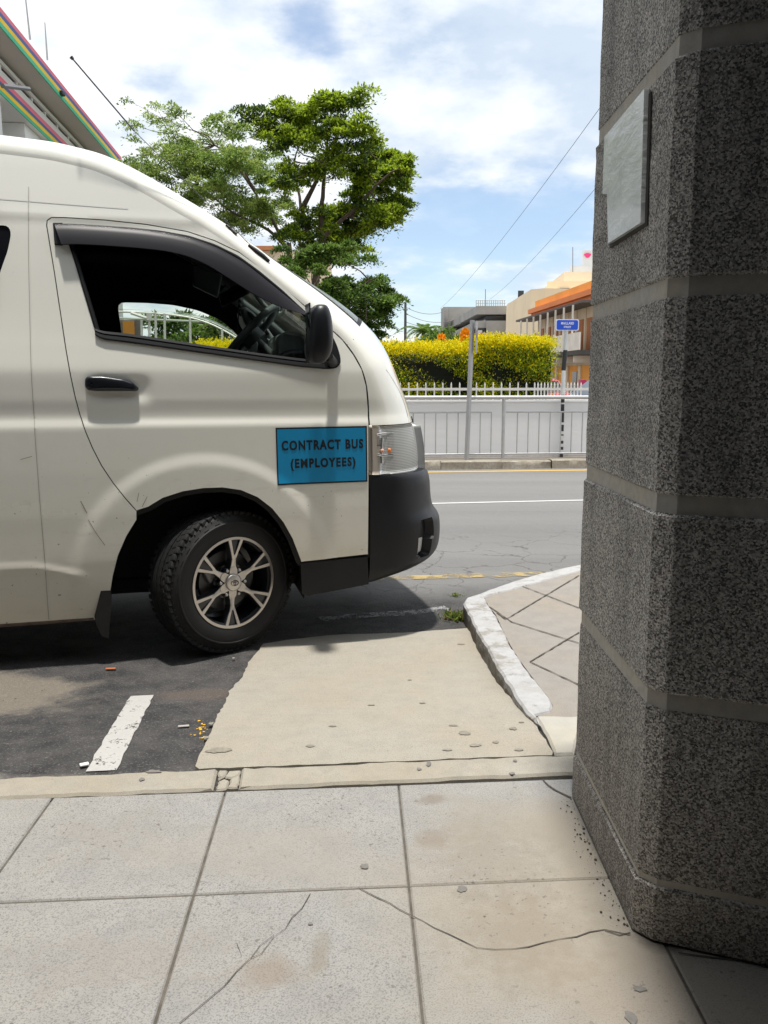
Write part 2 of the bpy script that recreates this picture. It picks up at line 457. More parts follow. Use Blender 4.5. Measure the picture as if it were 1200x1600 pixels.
# --- white-painted kerb round the corner and the pavement behind it
m_wk = concrete('white_kerb_paint', (.45, .45, .455), .5, .25, 2, warm=(.42, .41, .39), bump=.5)
t = T(m_wk); pv = m_wk.node_tree.nodes['Principled BSDF'].inputs['Base Color'].links[0].from_socket
sz = t.n('ShaderNodeSeparateXYZ'); t.l(t.co, sz.inputs[0])
wr = t.noise(16, 6, .7)
low = t.ramp(t.math('ADD', t.math('MULTIPLY', sz.outputs[2], -8), t.math('MULTIPLY', t.math('SUBTRACT', wr, .5), 1.6)), [(.12, 0), (.3, 1)])
pv = t.mix(low, pv, t.mix(wr, (.05, .045, .04), (.22, .19, .15)))
worn = t.ramp(t.noise(7, 7, .7), [(.50, 0), (.58, .9)])
reg = t.ramp(t.math('ABSOLUTE', t.math('SUBTRACT', sz.outputs[1], 4.0)), [(.45, 1), (.8, .30)])
pv = t.mix(t.math('MULTIPLY', worn, reg), pv, (.25, .235, .21)); t.base(pv)
out_px = [(846, 1133), (838, 1128), (822, 1112), (808, 1092), (795, 1070), (782, 1050), (770, 1028), (758, 1006), (745, 985), (734, 962), (724, 942), (729, 934), (745, 929),
          (763, 922), (800, 909), (830, 900), (866, 891), (903, 883)]
in_px = [(903, 893), (866, 903), (830, 913), (800, 921), (775, 927), (757, 933), (763, 945), (775, 960), (786, 984), (798, 1008), (812, 1030), (828, 1052), (845, 1074), (858, 1090), (864, 1102), (860, 1112), (838, 1117)]
O = [on_z(x, y).to_2d() for x, y in out_px]; I = [on_z(x, y).to_2d() for x, y in in_px]
ext_o = [Vector(p) for p in ((2.2, 6.02), (3.6, 6.4), (8, 7.0), (30, 9.9), (60, 14))]
ext_i = [p+Vector((.02, -.16)) for p in ext_o]
mb = MB(); ring = jag(O[:11], .05, .004, 3)[:-1]+[O[10]]+jag(O[11:]+ext_o[:4], .05, .004, 7)+jag(ext_i[:4][::-1]+I, .035, .005, 4)[:-1]+[I[-1]]
ring_prism(mb, ring, .002, -.2, .009)
tag(mb.build('white_kerb', m_wk), kind='structure')
mb = MB()
blk = [on_z(x, y).to_2d() for x, y in ((838, 1120), (900, 1120), (900, 1178), (868, 1179))]
blk[1].x = .72; blk[2].x = .62
ring_prism(mb, jag(blk+[blk[0]], .03, .003, 2)[:-1], .004, -.16, .008)
tag(mb.build('kerb_end_stone', concrete('kerb_end', (.42, .41, .37), .35, .15, 2, bump=.4)), kind='structure')
m_rp = concrete('corner_pavement_concrete', (.285, .265, .24), .5, .2, 1.2, bump=.4)
mb = MB()
ring = [I[0]]+[p for p in I[1:]]+[Vector((.72, 2.85)), Vector((.75, 2.62)), Vector((12, 3.2)), Vector((60, 8))]+[p+Vector((0, -.01)) for p in ext_i[:4][::-1]]
ring_prism(mb, ring, -.003, -.2, .001)
rp = tag(mb.build('corner_pavement', m_rp), kind='structure')
m_dark = mat('joint_dirt', (.075, .066, .056), .95)
def strip(mb, pts, w, z, amp=0, seed=1, zf=None):
    rg = random.Random(seed); pts = jag(pts, .03, amp, seed) if amp else pts
    v = []
    for i, p in enumerate(pts):
        d = (pts[min(i+1, len(pts)-1)]-pts[max(i-1, 0)]).normalized(); pn = Vector((-d.y, d.x))
        ww = w*(rg.uniform(.45, 1.3) if amp else 1)*.5
        zz_ = zf(p.x, p.y)+z if zf else z
        v += [(*(p+pn*ww), zz_), (*(p-pn*ww), zz_)]
    mb.add(v, [(2*i, 2*i+1, 2*i+3, 2*i+2) for i in range(len(pts)-1)])
P2 = lambda *a: [on_z(x, y).to_2d() for x, y in a]
mb = MB()
for a in (((776, 957), (790, 968), (905, 899)), ((806, 912), (905, 950)), ((765, 948), (800, 972), (905, 1005)), ((828, 1034), (905, 988)), ((828, 1034), (905, 1070))):
    strip(mb, P2(*a), .0075, .0015, .0012, 3)
mb.build('joint', m_dark, rp)
# cracks, gum and patches of the near pavement
mb = MB()
for i, (a, w_) in enumerate(((((560, 1388), (640, 1430), (700, 1460), (745, 1483), (800, 1483), (850, 1475), (900, 1463), (945, 1455), (985, 1462)), .004),
             (((485, 1397), (472, 1420), (455, 1435), (445, 1452), (430, 1465), (410, 1492), (390, 1500), (350, 1540), (310, 1575), (280, 1600)), .0028),
             (((428, 1462), (408, 1478), (392, 1498)), .002), (((848, 1219), (868, 1236), (892, 1247)), .010), (((370, 1475), (378, 1495)), .0015),
             (((945, 1455), (968, 1462), (985, 1458)), .005), (((1060, 1490), (1130, 1500), (1220, 1515)), .005))):
    strip(mb, P2(*a), w_*.62, .0022, .004, 11+i)
mb.build('crack', m_dark, near_pav)
m_gum = plain('gum_stain', (.20, .19, .175), .85, .3, 60)
def blobs(mb, items, z, zf=None, seed=5):
    rg = random.Random(seed)
    for (px, py, rx, ry) in items:
        c = on_z(px, py, 0) if not zf else on_g(px, py, z)
        n = 14; v = []
        for k in range(n):
            a = 2*math.pi*k/n; q = rg.uniform(.7, 1.15)
            x, y = c.x+math.cos(a)*rx*q, c.y+math.sin(a)*ry*q
            v.append((x, y, (zf(x, y) if zf else 0)+z))
        mb.add(v, [tuple(range(n))])
mb = MB(); blobs(mb, [(722, 1390, .013, .013), (1000, 1546, .014, .010), (570, 1354, .012, .011), (986, 1590, .013, .02), (485, 1444, .006, .006), (757, 1432, .003, .003)], .0018)
mb.build('gum_spot', m_gum, near_pav)
mb = MB(); blobs(mb, [(342, 1172, .045, .022), (322, 1152, .010, .016), (330, 1130, .010, .014), (485, 1165, .017, .012), (580, 1101, .014, .012), (660, 1098, .013, .010), (708, 1133, .018, .010),
    (802, 1138, .015, .016), (725, 1145, .022, .02), (742, 1164, .022, .012), (775, 1159, .012, .011), (810, 1171, .016, .010), (815, 1128, .010, .007), (720, 1006, .018, .012), (365, 1028, .008, .01), (520, 1134, .016, .010), (700, 1171, .018, .009), (640, 1062, .01, .006)], .0145, gh)
mb.build('gum_spot', plain('gum_stain_warm', (.27, .245, .20), .85, .35, 60), bpy.data.objects['concrete_ramp'])
mb = MB(); blobs(mb, [(670, 1196, .008, .018), (655, 1204, .008, .01), (805, 1191, .007, .008), (222, 1220, .010, .012), (240, 1208, .025, .012), (800, 1211, .01, .008)], .006)
mb.build('gum_spot', m_gum, bpy.data.objects['kerb'])

# --- painted markings
def paint(name, c, wear, sc=18):
    m = mat(name, c, .75); t = T(m)
    n = t.noise(sc, 6, .75); n2_ = t.noise(110, 3, .8)
    f = t.ramp(t.math('ADD', t.math('MULTIPLY', n, .6), t.math('MULTIPLY', n2_, .4)), [(wear-.02, 0), (wear+.03, 1)])
    t.base(t.mix(t.ramp(n, [(.3, 0), (.7, 1)]), c, tuple(x*.82 for x in c)))
    ou = m.node_tree.nodes['Material Output']; tr = t.n('ShaderNodeBsdfTransparent'); mx_ = t.n('ShaderNodeMixShader')
    t.l(f, mx_.inputs[0]); t.l(t.b.outputs[0], mx_.inputs[2]); t.l(tr.outputs[0], mx_.inputs[1]); t.l(mx_.outputs[0], ou.inputs[0])
    t.bump(n2_, .4, .003)
    return m
m_wp = paint('white_road_paint', (.46, .45, .43), .42, 16)
m_yp = paint('worn_yellow_paint', (.42, .32, .14), .50, 5)
m_yp2 = paint('yellow_road_paint', (.62, .40, .10), .30)
m_wp2 = paint('bright_white_paint', (.62, .62, .62), .28)
m_fw = paint('faded_white_paint', (.30, .30, .30), .50, 10)
def quadstrip(name, pl, w, mt, z=.004, amp=.008, mid=None):
    mb = MB(); strip(mb, pl, w, z, 0, 1, gh) if not amp else None
    if amp:
        p = jag(pl, .04, 0, 1); rg = random.Random(9); v = []
        for i, q in enumerate(p):
            d = (p[min(i+1, len(p)-1)]-p[max(i-1, 0)]).normalized(); pn = Vector((-d.y, d.x))
            a = q+pn*(w/2+rg.uniform(-amp, amp)); b = q-pn*(w/2+rg.uniform(-amp, amp))
            v += [(*a, gh(*a)+z), (*b, gh(*b)+z)]
        mb.add(v, [(2*i, 2*i+1, 2*i+3, 2*i+2) for i in range(len(p)-1)])
    return tag(mb.build(name, mt), kind='structure')
G2 = lambda *a: [on_g(x, y).to_2d() for x, y in a]
quadstrip('bay_marking', G2((158, 1206), (180, 1165), (222, 1088)), .095, m_wp, amp=.0035)
a, b = G2((680, 787), (905, 782)); d = (b-a); quadstrip('lane_marking', [a-d*12, b+d*14], .065, m_wp2, amp=0)
a, b = G2((670, 738), (905, 735)); d = (b-a); quadstrip('edge_marking', [a-d*12, b+d*14], .13, m_yp2, amp=0)
a, b = G2((640, 903), (840, 897)); d = (b-a); quadstrip('worn_edge_marking', [a-d*2, b+d*.12], .115, m_yp, amp=.014)
quadstrip('faded_bay_marking', G2((500, 968), (560, 963), (640, 958), (700, 951)), .10, m_fw, amp=.01)

# --- litter and gravel on the asphalt
def pebbles(name, spots, mt, parent=None, label=None, cat=None):
    mb = MB(); rg = random.Random(4)
    for (p, s) in spots:
        bm = bmesh.new(); bmesh.ops.create_icosphere(bm, subdivisions=1, radius=s)
        sx, sy, sz_ = rg.uniform(.7, 1.4), rg.uniform(.7, 1.4), rg.uniform(.4, .8)
        for v in bm.verts: v.co = Vector((v.co.x*sx*rg.uniform(.8, 1.2), v.co.y*sy*rg.uniform(.8, 1.2), v.co.z*sz_))+p
        bm.verts.index_update(); mb.add([v.co.copy() for v in bm.verts], [[v.index for v in f.verts] for f in bm.faces]); bm.free()
    o = mb.build(name, mt, parent); return o
sp = []
for _ in range(300):
    x, y = random.uniform(-2.2, -.5), random.uniform(2.5, 4.0)
    if beyond(x, y) < .03: continue
    if x > -.72+.10*(y-2.5): continue
    sp.append((Vector((x, y, gh(x, y)+.002)), random.choice([.001, .0015, .002, .0025, .0035])))
o = pebbles('gravel', sp, plain('gravel_stone', (.20, .185, .16), .9, .6, 30)); tag(o, 'loose gravel and grit scattered over the dark asphalt bay', 'gravel', kind='stuff')
sp = []
for _ in range(110):
    s_ = random.random(); y = 1.72+.6*s_; x = .548-abs(random.gauss(0, .022))-.003
    sp.append((Vector((x, y, .002)), random.choice([.0008, .001, .0015, .002, .003])))
o = pebbles('grit', sp, mat('grit_dark', (.05, .045, .04), .95)); tag(o, 'dark grit gathered along the foot of the stone pillar', 'grit', kind='stuff')
c = on_g(173, 1048); mb = MB(); mb.tube([(c.x-.022, c.y, c.z+.008), (c.x+.022, c.y+.004, c.z+.008)], .0055, 10)
tag(mb.build('cigarette_filter', plain('filter_orange', (.55, .17, .07), .8), smooth=40), 'small orange stub lying on the asphalt in front of the wheel', 'litter')
c = on_g(132, 1199); mb = MB(); mb.box((c.x, c.y, c.z+.01), (.028, .02, .006), Matrix.Rotation(.5, 3, 'Z'), bev=.002)
tag(mb.build('paper_scrap', mat('scrap_white', (.7, .7, .68), .7)), 'white crumpled paper scrap at the kerb beside the white line', 'litter')
c = on_g(287, 1137); mb = MB(); mb.box((c.x, c.y, c.z+.006), (.04, .015, .005), Matrix.Rotation(.2, 3, 'Z'), bev=.002)
tag(mb.build('paper_scrap', mat('scrap_grey', (.35, .34, .32), .8)), 'pale flat scrap on the asphalt between white line and ramp', 'litter')
mb = MB(); rg = random.Random(8)
for _ in range(30):
    c = on_g(316+rg.gauss(0, 6), 1140+rg.gauss(0, 7), .0022); s_ = rg.uniform(.002, .006); n = 8
    mb.add([(c.x+math.cos(k*.785)*s_*rg.uniform(.6, 1.3), c.y+math.sin(k*.785)*s_*rg.uniform(.6, 1.2), c.z) for k in range(n)], [tuple(range(n))])
tag(mb.build('yellow_paint_spatter', mat('spatter_yellow', (.75, .42, .02), .6)), kind='structure')

# --- weeds growing at the foot of the white kerb
def leafmesh(name, cents, dirs, sizes, mat_, asp=.45, parent=None, mids=None, jitter=.25, up=None):
    n = len(cents); C = np.asarray(cents, float); D = np.asarray(dirs, float); D /= np.linalg.norm(D, axis=1)[:, None]+1e-9
    S = np.asarray(sizes, float)[:, None]
    rnd = rng.normal(size=(n, 3)) if up is None else np.asarray(up, float)+rng.normal(size=(n, 3))*jitter
    B = np.cross(D, rnd); B /= np.linalg.norm(B, axis=1)[:, None]+1e-9
    Nn = np.cross(D, B)
    v = np.stack([C, C+D*S*.5+B*S*asp*.5+Nn*S*.05, C+D*S, C+D*S*.5-B*S*asp*.5+Nn*S*.05], 1).reshape(-1, 3)
    me = bpy.data.meshes.new(name); me.vertices.add(4*n); me.vertices.foreach_set('co', v.ravel())
    me.loops.add(4*n); me.loops.foreach_set('vertex_index', np.arange(4*n)); me.polygons.add(n)
    me.polygons.foreach_set('loop_start', np.arange(n)*4); me.polygons.foreach_set('loop_total', np.full(n, 4))
    for m in (mat_ if isinstance(mat_, (list, tuple)) else [mat_]): me.materials.append(m)
    if mids is not None: me.polygons.foreach_set('material_index', np.asarray(mids, np.int32))
    me.update(); me.validate()
    o = bpy.data.objects.new(name, me); COL.objects.link(o)
    if parent: o.parent = parent
    return o
def leafmat(name, c, trans=.35, rough=.5, var=.35):
    m = mat(name, c, rough, spec=.3); t = T(m)
    geo = t.n('ShaderNodeNewGeometry')
    col = t.mix(geo.outputs['Random Per Island'], tuple(x*(1-var) for x in c), tuple(min(1, x*(1+var)) for x in c)); t.base(col)
    tr = t.n('ShaderNodeBsdfTranslucent'); t.l(col, tr.inputs[0]); mx_ = t.n('ShaderNodeMixShader'); mx_.inputs[0].default_value = trans
    t.l(t.b.outputs[0], mx_.inputs[1]); t.l(tr.outputs[0], mx_.inputs[2]); t.l(mx_.outputs[0], m.node_tree.nodes['Material Output'].inputs[0])
    return m
m_weed = leafmat('weed_leaf', (.16, .22, .04)); m_weed2 = leafmat('dry_leaf', (.25, .21, .07))
for k, (px, py, sc_, cnt, lb) in enumerate(((716, 968, .075, 240, 'low green weed tuft growing where the ramp meets the white kerb corner'), (712, 932, .04, 70, 'smallest weed sprig at the tip of the white kerb corner'),
        (768, 1030, .03, 60, 'thin dry weed growing in the gap half way down the white kerb'))):
    c = on_g(px, py, 0); cs = []; ds = []; ss = []
    for _ in range(cnt):
        o_ = np.array([random.gauss(0, sc_*.55), random.gauss(0, sc_*.35), 0]); cs.append(np.array(c)+o_+[0, 0, random.random()*sc_*.3])
        ds.append(np.array([random.gauss(0, 1), random.gauss(0, 1), random.uniform(.3, 1.6)])); ss.append(random.uniform(.25, .6)*sc_)
    tag(leafmesh('weed', cs, ds, ss, [m_weed, m_weed2], .35, mids=[int(random.random() < (.2 if k < 2 else .7)) for _ in cs]), lb, 'weed', 'weeds at the white kerb')

# ================================================================== STONE PILLAR
m_stone = mat('dark_speckled_stone', (.15, .14, .13), .9); t = T(m_stone)
fnv = t.n('ShaderNodeTexVoronoi'); fnv.inputs['Scale'].default_value = 290; t.l(t.co, fnv.inputs['Vector']); fsp = t.n('ShaderNodeSeparateColor'); t.l(fnv.outputs['Color'], fsp.inputs[0]); fn = fsp.outputs[0]; fn2 = t.noise(300, 2, .7); st = t.noise(7, 5, .6, stretch=(1, 1, .12)); bg_ = t.noise(2.2, 4, .6)
c = t.mix(t.ramp(fn, [(.10, 0), (.50, .42), (1, 1)]), (.095, .092, .088), (.86, .82, .77))
c = t.mix(t.ramp(fn2, [(.36, .35), (.46, 0)]), c, (.05, .05, .05))
c = t.mix(t.ramp(fn2, [(.58, 0), (.72, .5)]), c, (.50, .47, .42))
c = t.mix(t.ramp(st, [(.42, .0), (.66, .7)]), c, t.mix(.55, c, (.03, .03, .033)))
szp = t.n('ShaderNodeSeparateXYZ'); t.l(t.co, szp.inputs[0])
lowm = t.ramp(t.math('ADD', szp.outputs[2], t.math('MULTIPLY', t.math('SUBTRACT', bg_, .5), .8)), [(.05, .7), (.6, 0)])
c = t.mix(lowm, c, t.mix(.5, c, (.09, .068, .045)))
t.base(c); p = t.bump(fn, .5, .003); t.bump(fn2, .6, .005, p)
m_mort = concrete('mortar', (.58, .56, .52), .3, .3, 4, bump=.5)
A_, B_, C_, D_, E_, F_ = (.553, 2.32), (.551, 1.705), (.583, 1.668), (1.70, 1.245), (1.95, 1.9), (.95, 2.34)
foot = [Vector(p) for p in (A_, B_, C_, D_, E_, F_)]
pil = empty('stone_pillar', (1.1, 1.9, 0), 0, 'massive dark speckled stone pillar with pale mortar bands on the right', 'pillar')
def rel(o): o.location = -Vector(pil.location); return o
def off(poly, d):
    n = len(poly); out = []
    for i in range(n):
        a, b, c_ = poly[i-1], poly[i], poly[(i+1) % n]
        d1 = (b-a).normalized(); d2 = (c_-b).normalized(); n1_ = Vector((-d1.y, d1.x)); n2_ = Vector((-d2.y, d2.x))
        m_ = (n1_+n2_).normalized(); out.append(b+m_*(d/max(.3, m_.dot(n1_))))
    return out
joints = [(.132, .141), (.532, .562), (.939, .973), (1.368, 1.399), (1.810, 1.840), (2.24, 2.27), (2.67, 2.70), (3.1, 3.13)]
zs = [0]+[v for j in joints for v in j]+[3.42]
for i in range(0, len(zs), 2):
    z0, z1 = zs[i], zs[i+1]; ins = {0: -.0012}.get(i, [.0, .003, -.001, .002, .0, .003][(i//2) % 6])
    bv = .007; rings = [off(foot, ins+bv), off(foot, ins), off(foot, ins), off(foot, ins+bv)]
    # subdivide vertically, small wobble on the edges
    lev = [z0, z0+bv]+lin(z0+.04, z1-.04, 6)+[z1-bv, z1] if i else [z0, z0+bv, z1-bv, z1]
    v = []; n = len(foot)
    for k, z in enumerate(lev):
        rr = rings[0] if k in (0, len(lev)-1) else rings[1]
        for q in rr: v.append((q.x+random.uniform(-.0012, .0012), q.y+random.uniform(-.0012, .0012), z))
    f = [(k*n+j, k*n+(j+1) % n, (k+1)*n+(j+1) % n, (k+1)*n+j) for k in range(len(lev)-1) for j in range(n)]
    f += [tuple(range(n))[::-1], tuple((len(lev)-1)*n+j for j in range(n))]
    rel(obj('plinth' if i == 0 else 'stone_block', v, f, m_stone, pil))
mb = MB(); inn = off(foot, .0055); n = len(inn)
v = [(q.x, q.y, .02) for q in inn]+[(q.x, q.y, 3.41) for q in inn]
mb.add(v, [(j, (j+1) % n, n+(j+1) % n, n+j) for j in range(n)]); rel(mb.build('mortar', m_mort, pil))
# unseen pillar copy added at left to block sky light
for o_ in [pil]:
    c_ = o_.copy(); COL.objects.link(c_); c_.location = (-5.2, 1.9, 0); c_['label'] = 'unseen copy of the stone pillar added left of the view to block sky light'
    for ch in list(o_.children): q_ = ch.copy(); COL.objects.link(q_); q_.parent = c_
# plastic-covered notice fixed to the lit face
nrm = Vector((1, 0, 0)); p0 = Vector((.544, 2, 1))
def onp(px, py): return on_pl(px, py, p0, nrm)
nt_px = [(948, 214), (1011, 139), (1005, 348), (954, 380), (952, 303), (945, 303)]
m_pl = mat('plastic_cover', (.50, .53, .53), .22, coat=.3); t = T(m_pl)
wv = t.noise(9, 5, .7, stretch=(1, 1, 3.5), dist=1.5)
t.base(t.mix(t.ramp(wv, [(.54, 0), (.60, .9), (.64, 0)]), (.74, .78, .78), (.95, .97, .97))); t.bump(wv, .5, .006)
npn = empty('notice_board', onp(980, 300), 0, 'blank pale plastic-wrapped notice fixed to the lit side of the stone pillar', 'notice')
pts = [onp(x, y) for x, y in nt_px]
v = [q+Vector((-.006, 0, 0)) for q in pts]+[q+Vector((.004, 0, 0)) for q in pts]; n = len(pts)
o = obj('panel', v, [tuple(range(n)), tuple(range(n, 2*n))[::-1]]+[(i, (i+1) % n, n+(i+1) % n, n+i) for i in range(n)], m_pl, npn); o.location = -Vector(npn.location)
bk = [onp(x, y) for x, y in ((950, 222), (1014, 143), (1008, 352), (950, 388))]
v = [q+Vector((.0035, 0, 0)) for q in bk]+[q+Vector((.007, 0, 0)) for q in bk]
o = obj('backing', v, [(0, 1, 2, 3), (7, 6, 5, 4)]+[(i, (i+1) % 4, 4+(i+1) % 4, 4+i) for i in range(4)], mat('backing_dark', (.06, .055, .05), .9), npn); o.location = -Vector(npn.location)

# ================================================================== UNSEEN ARCADE SHELL added round the camera to shade the pillar and ground
arc = empty('shade_arcade', (2, -2, 0), 0, 'unseen arcade shell added to keep light off the dark stone pillar', 'building')
m_arc = concrete('dark_shade_shell', (.06, .055, .05), .1, .2, .6)  # near-black so little light bounces onto the pillar's dark face
mb = MB(); poly = [Vector(p) for p in ((-9, -5), (9, -5), (9, 2.35), (.545, 2.35), (.545, .97), (-9, .97))]
ring_prism(mb, poly, 3.95, 3.42, .01); o = mb.build('shade_ceiling', m_arc, arc); o.location = -Vector(arc.location)
mb = MB(); mb.box((0, -5.1, 1.7), (18, .2, 3.4)); mb.box((9.1, -1.4, 1.7), (.2, 7.4, 3.4)); mb.box((-9.1, -2.05, 1.7), (.2, 6.0, 3.4))
o = mb.build('wall', m_arc, arc); o.location = -Vector(arc.location)

# ================================================================== VAN
VYAW = R(14); VX, VY, VZ = -.731, 3.92, -.10; VW = 1.69
van = empty('passenger_van', (VX, VY, VZ), VYAW, 'cream white high roof passenger van with blue contract bus sign on its front door', 'van')
Mv = Matrix.Translation((VX, VY, VZ)) @ Matrix.Rotation(VYAW, 4, 'Z'); Mvi = Mv.inverted()
camL = Mvi @ Vector((0, 0, CZ))
def rayL(px, py): return Mvi.to_3x3() @ raydir(px, py)
ROT3 = np.array(Mvi.to_3x3()); CAML = np.array(camL); MV = np.array(Mv)
def proj(P):                                         # van-local points to picture position
    P = np.asarray(P, float).reshape(-1, 3); Wd = P @ MV[:3, :3].T + MV[:3, 3]
    d = Wd-np.array([0, 0, CZ]); dep = d[:, 1]*math.cos(PIT)-d[:, 2]*math.sin(PIT); up = d[:, 1]*math.sin(PIT)+d[:, 2]*math.cos(PIT)
    return np.stack([600+F*d[:, 0]/dep, 800-F*up/dep], 1)
# ---- side surface: y inward as a function of (x, z)
zk = np.array([.10, .20, .28, .36, .5, .7, .9, 1.06, 1.105, 1.135, 1.165, 1.22, 1.35, 1.46, 1.6, 1.8, 1.95, 2.0, 2.03, 2.06, 2.12, 2.25, 2.4])
yk = np.array([.060, .032, .018, .008, .0, -.004, -.003, .0, .001, .0135, .015, .014, .024, .042, .070, .108, .138, .149, .151, .160, .174, .205, .245])
zf_ = np.linspace(.05, 2.45, 1201); yf_ = np.interp(zf_, zk, yk)
kern = np.hanning(15); kern /= kern.sum(); yf_ = np.convolve(np.pad(yf_, 7, mode='edge'), kern, 'valid')
def sst(a, b, x): t_ = np.clip((x-a)/(b-a), 0, 1); return t_*t_*(3-2*t_)
AX, AZ = -.108, .365
def ys_(x, z):
    x = np.asarray(x, float); z = np.asarray(z, float)
    y = np.interp(z, zf_, yf_)
    r = np.hypot((x-AX)*.98, (z-AZ)*1.0)
    y = y-.009*(1-sst(.55, .62, r))*sst(.1, .3, z)
    # lower crease behind the wheel
    zc = .475-.05*sst(-.9, -.62, x)
    y = y-.007*np.exp(-((z-zc)/.016)**2)*(1-sst(-.72, -.62, x))
    # handle recess
    hx = np.clip((x+.462)/.125, -1.6, 1.6); hz = (z-1.268)/.05
    y = y+.013*np.exp(-(hx**6+np.abs(hz)**3))
    # door skin crowns a little above the crease
    y = y-.006*np.exp(-((z-1.34)/.10)**2)
    # raised rib under the roof gutter, fading forwards
    return y
def inv_side(px, py, dy=0.0):
    r = rayL(px, py); t_ = (-camL.y)/r.y
    for _ in range(12):
        p = camL+r*t_; t_ += (float(ys_(p.x, p.z))+dy-p.y)/r.y
    p = camL+r*t_; return p.x, p.z
def SP(pts, dy=0.0): return [Vector(inv_side(x, y, dy)) for x, y in pts]
def resample(pts, step, closed=True, smooth=0):
    pts = [Vector(p) for p in pts]
    if closed: pts = pts+[pts[0]]
    out = []
    for a, b in zip(pts[:-1], pts[1:]):
        n = max(1, int(math.ceil((b-a).length/step)))
        for i in range(n): out.append(a+(b-a)*(i/n))
    if not closed: out.append(pts[-1])
    for _ in range(smooth):
        n = len(out)
        if closed: out = [(out[i-1]+out[i]*2+out[(i+1) % n])/4 for i in range(n)]
        else: out = [out[0]]+[(out[i-1]+out[i]*2+out[i+1])/4 for i in range(1, n-1)]+[out[-1]]
    return out
def ptin(poly, P):
    P = np.asarray(P); x, y = P[:, 0], P[:, 1]; c = np.zeros(len(P), bool); n = len(poly)
    for i in range(n):
        ax, ay = poly[i]; bx, by = poly[(i+1) % n]
        if ay == by: continue
        c ^= ((ay > y) != (by > y)) & (x < (bx-ax)*(y-ay)/(by-ay)+ax)
    return c
def panel(name, outer, holes, mt, fy, parent, step=.016, lip=.014, mirror=False, both=False, liploops=None):
    loops = [outer]+holes; pts = []; edges = []
    for lp in loops:
        b = len(pts); pts += list(lp); edges += [(b+i, b+(i+1) % len(lp)) for i in range(len(lp))]
    bnd = np.array([tuple(p) for p in pts])
    x0, z0 = bnd.min(0); x1, z1 = bnd.max(0)
    gx, gz = np.meshgrid(np.arange(x0, x1, step), np.arange(z0, z1, step)); G = np.stack([gx.ravel(), gz.ravel()], 1)
    G[:, 0] += (np.arange(len(G)) % 2)*.0
    k = ptin([tuple(p) for p in outer], G)
    for h in holes: k &= ~ptin([tuple(p) for p in h], G)
    G = G[k]
    if len(G):
        d = np.full(len(G), 9.)
        for i in range(0, len(bnd), 64): d = np.minimum(d, np.hypot(G[:, None, 0]-bnd[None, i:i+64, 0], G[:, None, 1]-bnd[None, i:i+64, 1]).min(1))
        G = G[d > step*.55]
    ov, oe, of, *_ = delaunay_2d_cdt([Vector(p) for p in pts]+[Vector((float(a), float(b))) for a, b in G], edges, [], 0, 1e-7)
    V = np.array([tuple(p) for p in ov]); Fc = np.array([tuple(q) for q in of]); cen = V[Fc].mean(1)
    k = ptin([tuple(p) for p in outer], cen)
    for h in holes: k &= ~ptin([tuple(p) for p in h], cen)
    Fc = Fc[k]; Y = fy(V[:, 0], V[:, 1])
    # orient outward (-y)
    a, b, c_ = V[Fc[:, 0]], V[Fc[:, 1]], V[Fc[:, 2]]
    s_ = (b[:, 0]-a[:, 0])*(c_[:, 1]-a[:, 1])-(b[:, 1]-a[:, 1])*(c_[:, 0]-a[:, 0])
    Fc[s_ < 0] = Fc[s_ < 0][:, ::-1]
    v = [(x, y, z) for (x, z), y in zip(V, Y)]; f = [tuple(int(i) for i in q) for q in Fc]; nf = len(f)
    if lip:
        for li, lp in enumerate(loops):
            if liploops is not None and li not in liploops: continue
            A = np.array([tuple(p) for p in lp]); yy = fy(A[:, 0], A[:, 1]); b0 = len(v); n = len(lp)
            v += [(p[0], y, p[1]) for p, y in zip(A, yy)]+[(p[0], y+lip, p[1]) for p, y in zip(A, yy)]
            ar = sum(lp[i][0]*lp[(i+1) % n][1]-lp[(i+1) % n][0]*lp[i][1] for i in range(n))
            flip = (ar > 0) != (li > 0)
            for i in range(n):
                q = (b0+i, b0+(i+1) % n, b0+n+(i+1) % n, b0+n+i); f.append(q[::-1] if flip else q)
    if both:
        b0 = len(v); f += [tuple(b0+i for i in q[::-1]) for q in f]; v += [(x, VW-y, z) for x, y, z in v]
    elif mirror:
        v = [(x, VW-y, z) for x, y, z in v]; f = [q[::-1] for q in f]
    return obj(name, v, f, mt, parent, smooth=True)

# ---- materials
m_paint = mat('cream_paint', (.82, .81, .735), .22, coat=.7, spec=.5); t = T(m_paint)
sz = t.n('ShaderNodeSeparateXYZ'); t.l(t.co, sz.inputs[0])
dn = t.noise(5, 6, .7, stretch=(1, 1, .6)); sp_ = t.noise(60, 3, .6, stretch=(1, 1, 1)); lng = t.noise(14, 5, .7, stretch=(.5, 1, 2))
dirt = t.ramp(t.math('ADD', sz.outputs[2], t.math('MULTIPLY', t.math('SUBTRACT', dn, .5), .7)), [(.30, .50), (.62, .22), (1.10, .03), (1.4, 0)])
cP = t.mix(dirt, (.82, .81, .735), (.66, .60, .47))
cP = t.mix(t.math('MULTIPLY', t.ramp(lng, [(.55, 0), (.75, .22)]), t.ramp(sz.outputs[2], [(.8, 1), (1.2, .1)])), cP, (.42, .36, .27))
low = t.ramp(sz.outputs[2], [(.95, 1), (1.15, .12)])
cP = t.mix(t.math('MULTIPLY', t.ramp(sp_, [(.70, 0), (.74, .8)]), low), cP, (.10, .085, .07))
scn = t.noise(3.2, 2, .4, stretch=(1, 1, 1)); 
t.base(cP); t.rough(t.ramp(dirt, [(0, .20), (.6, .48)])); t.bump(t.noise(2.2, 3, .5), .05, .01)
m_gap = mat('gap_rubber', (.006, .006, .006), .7)
m_trim = mat('black_plastic', (.008, .0085, .010), .45, spec=.3); t = T(m_trim); t.bump(t.noise(900, 2, .5), .08, .001)
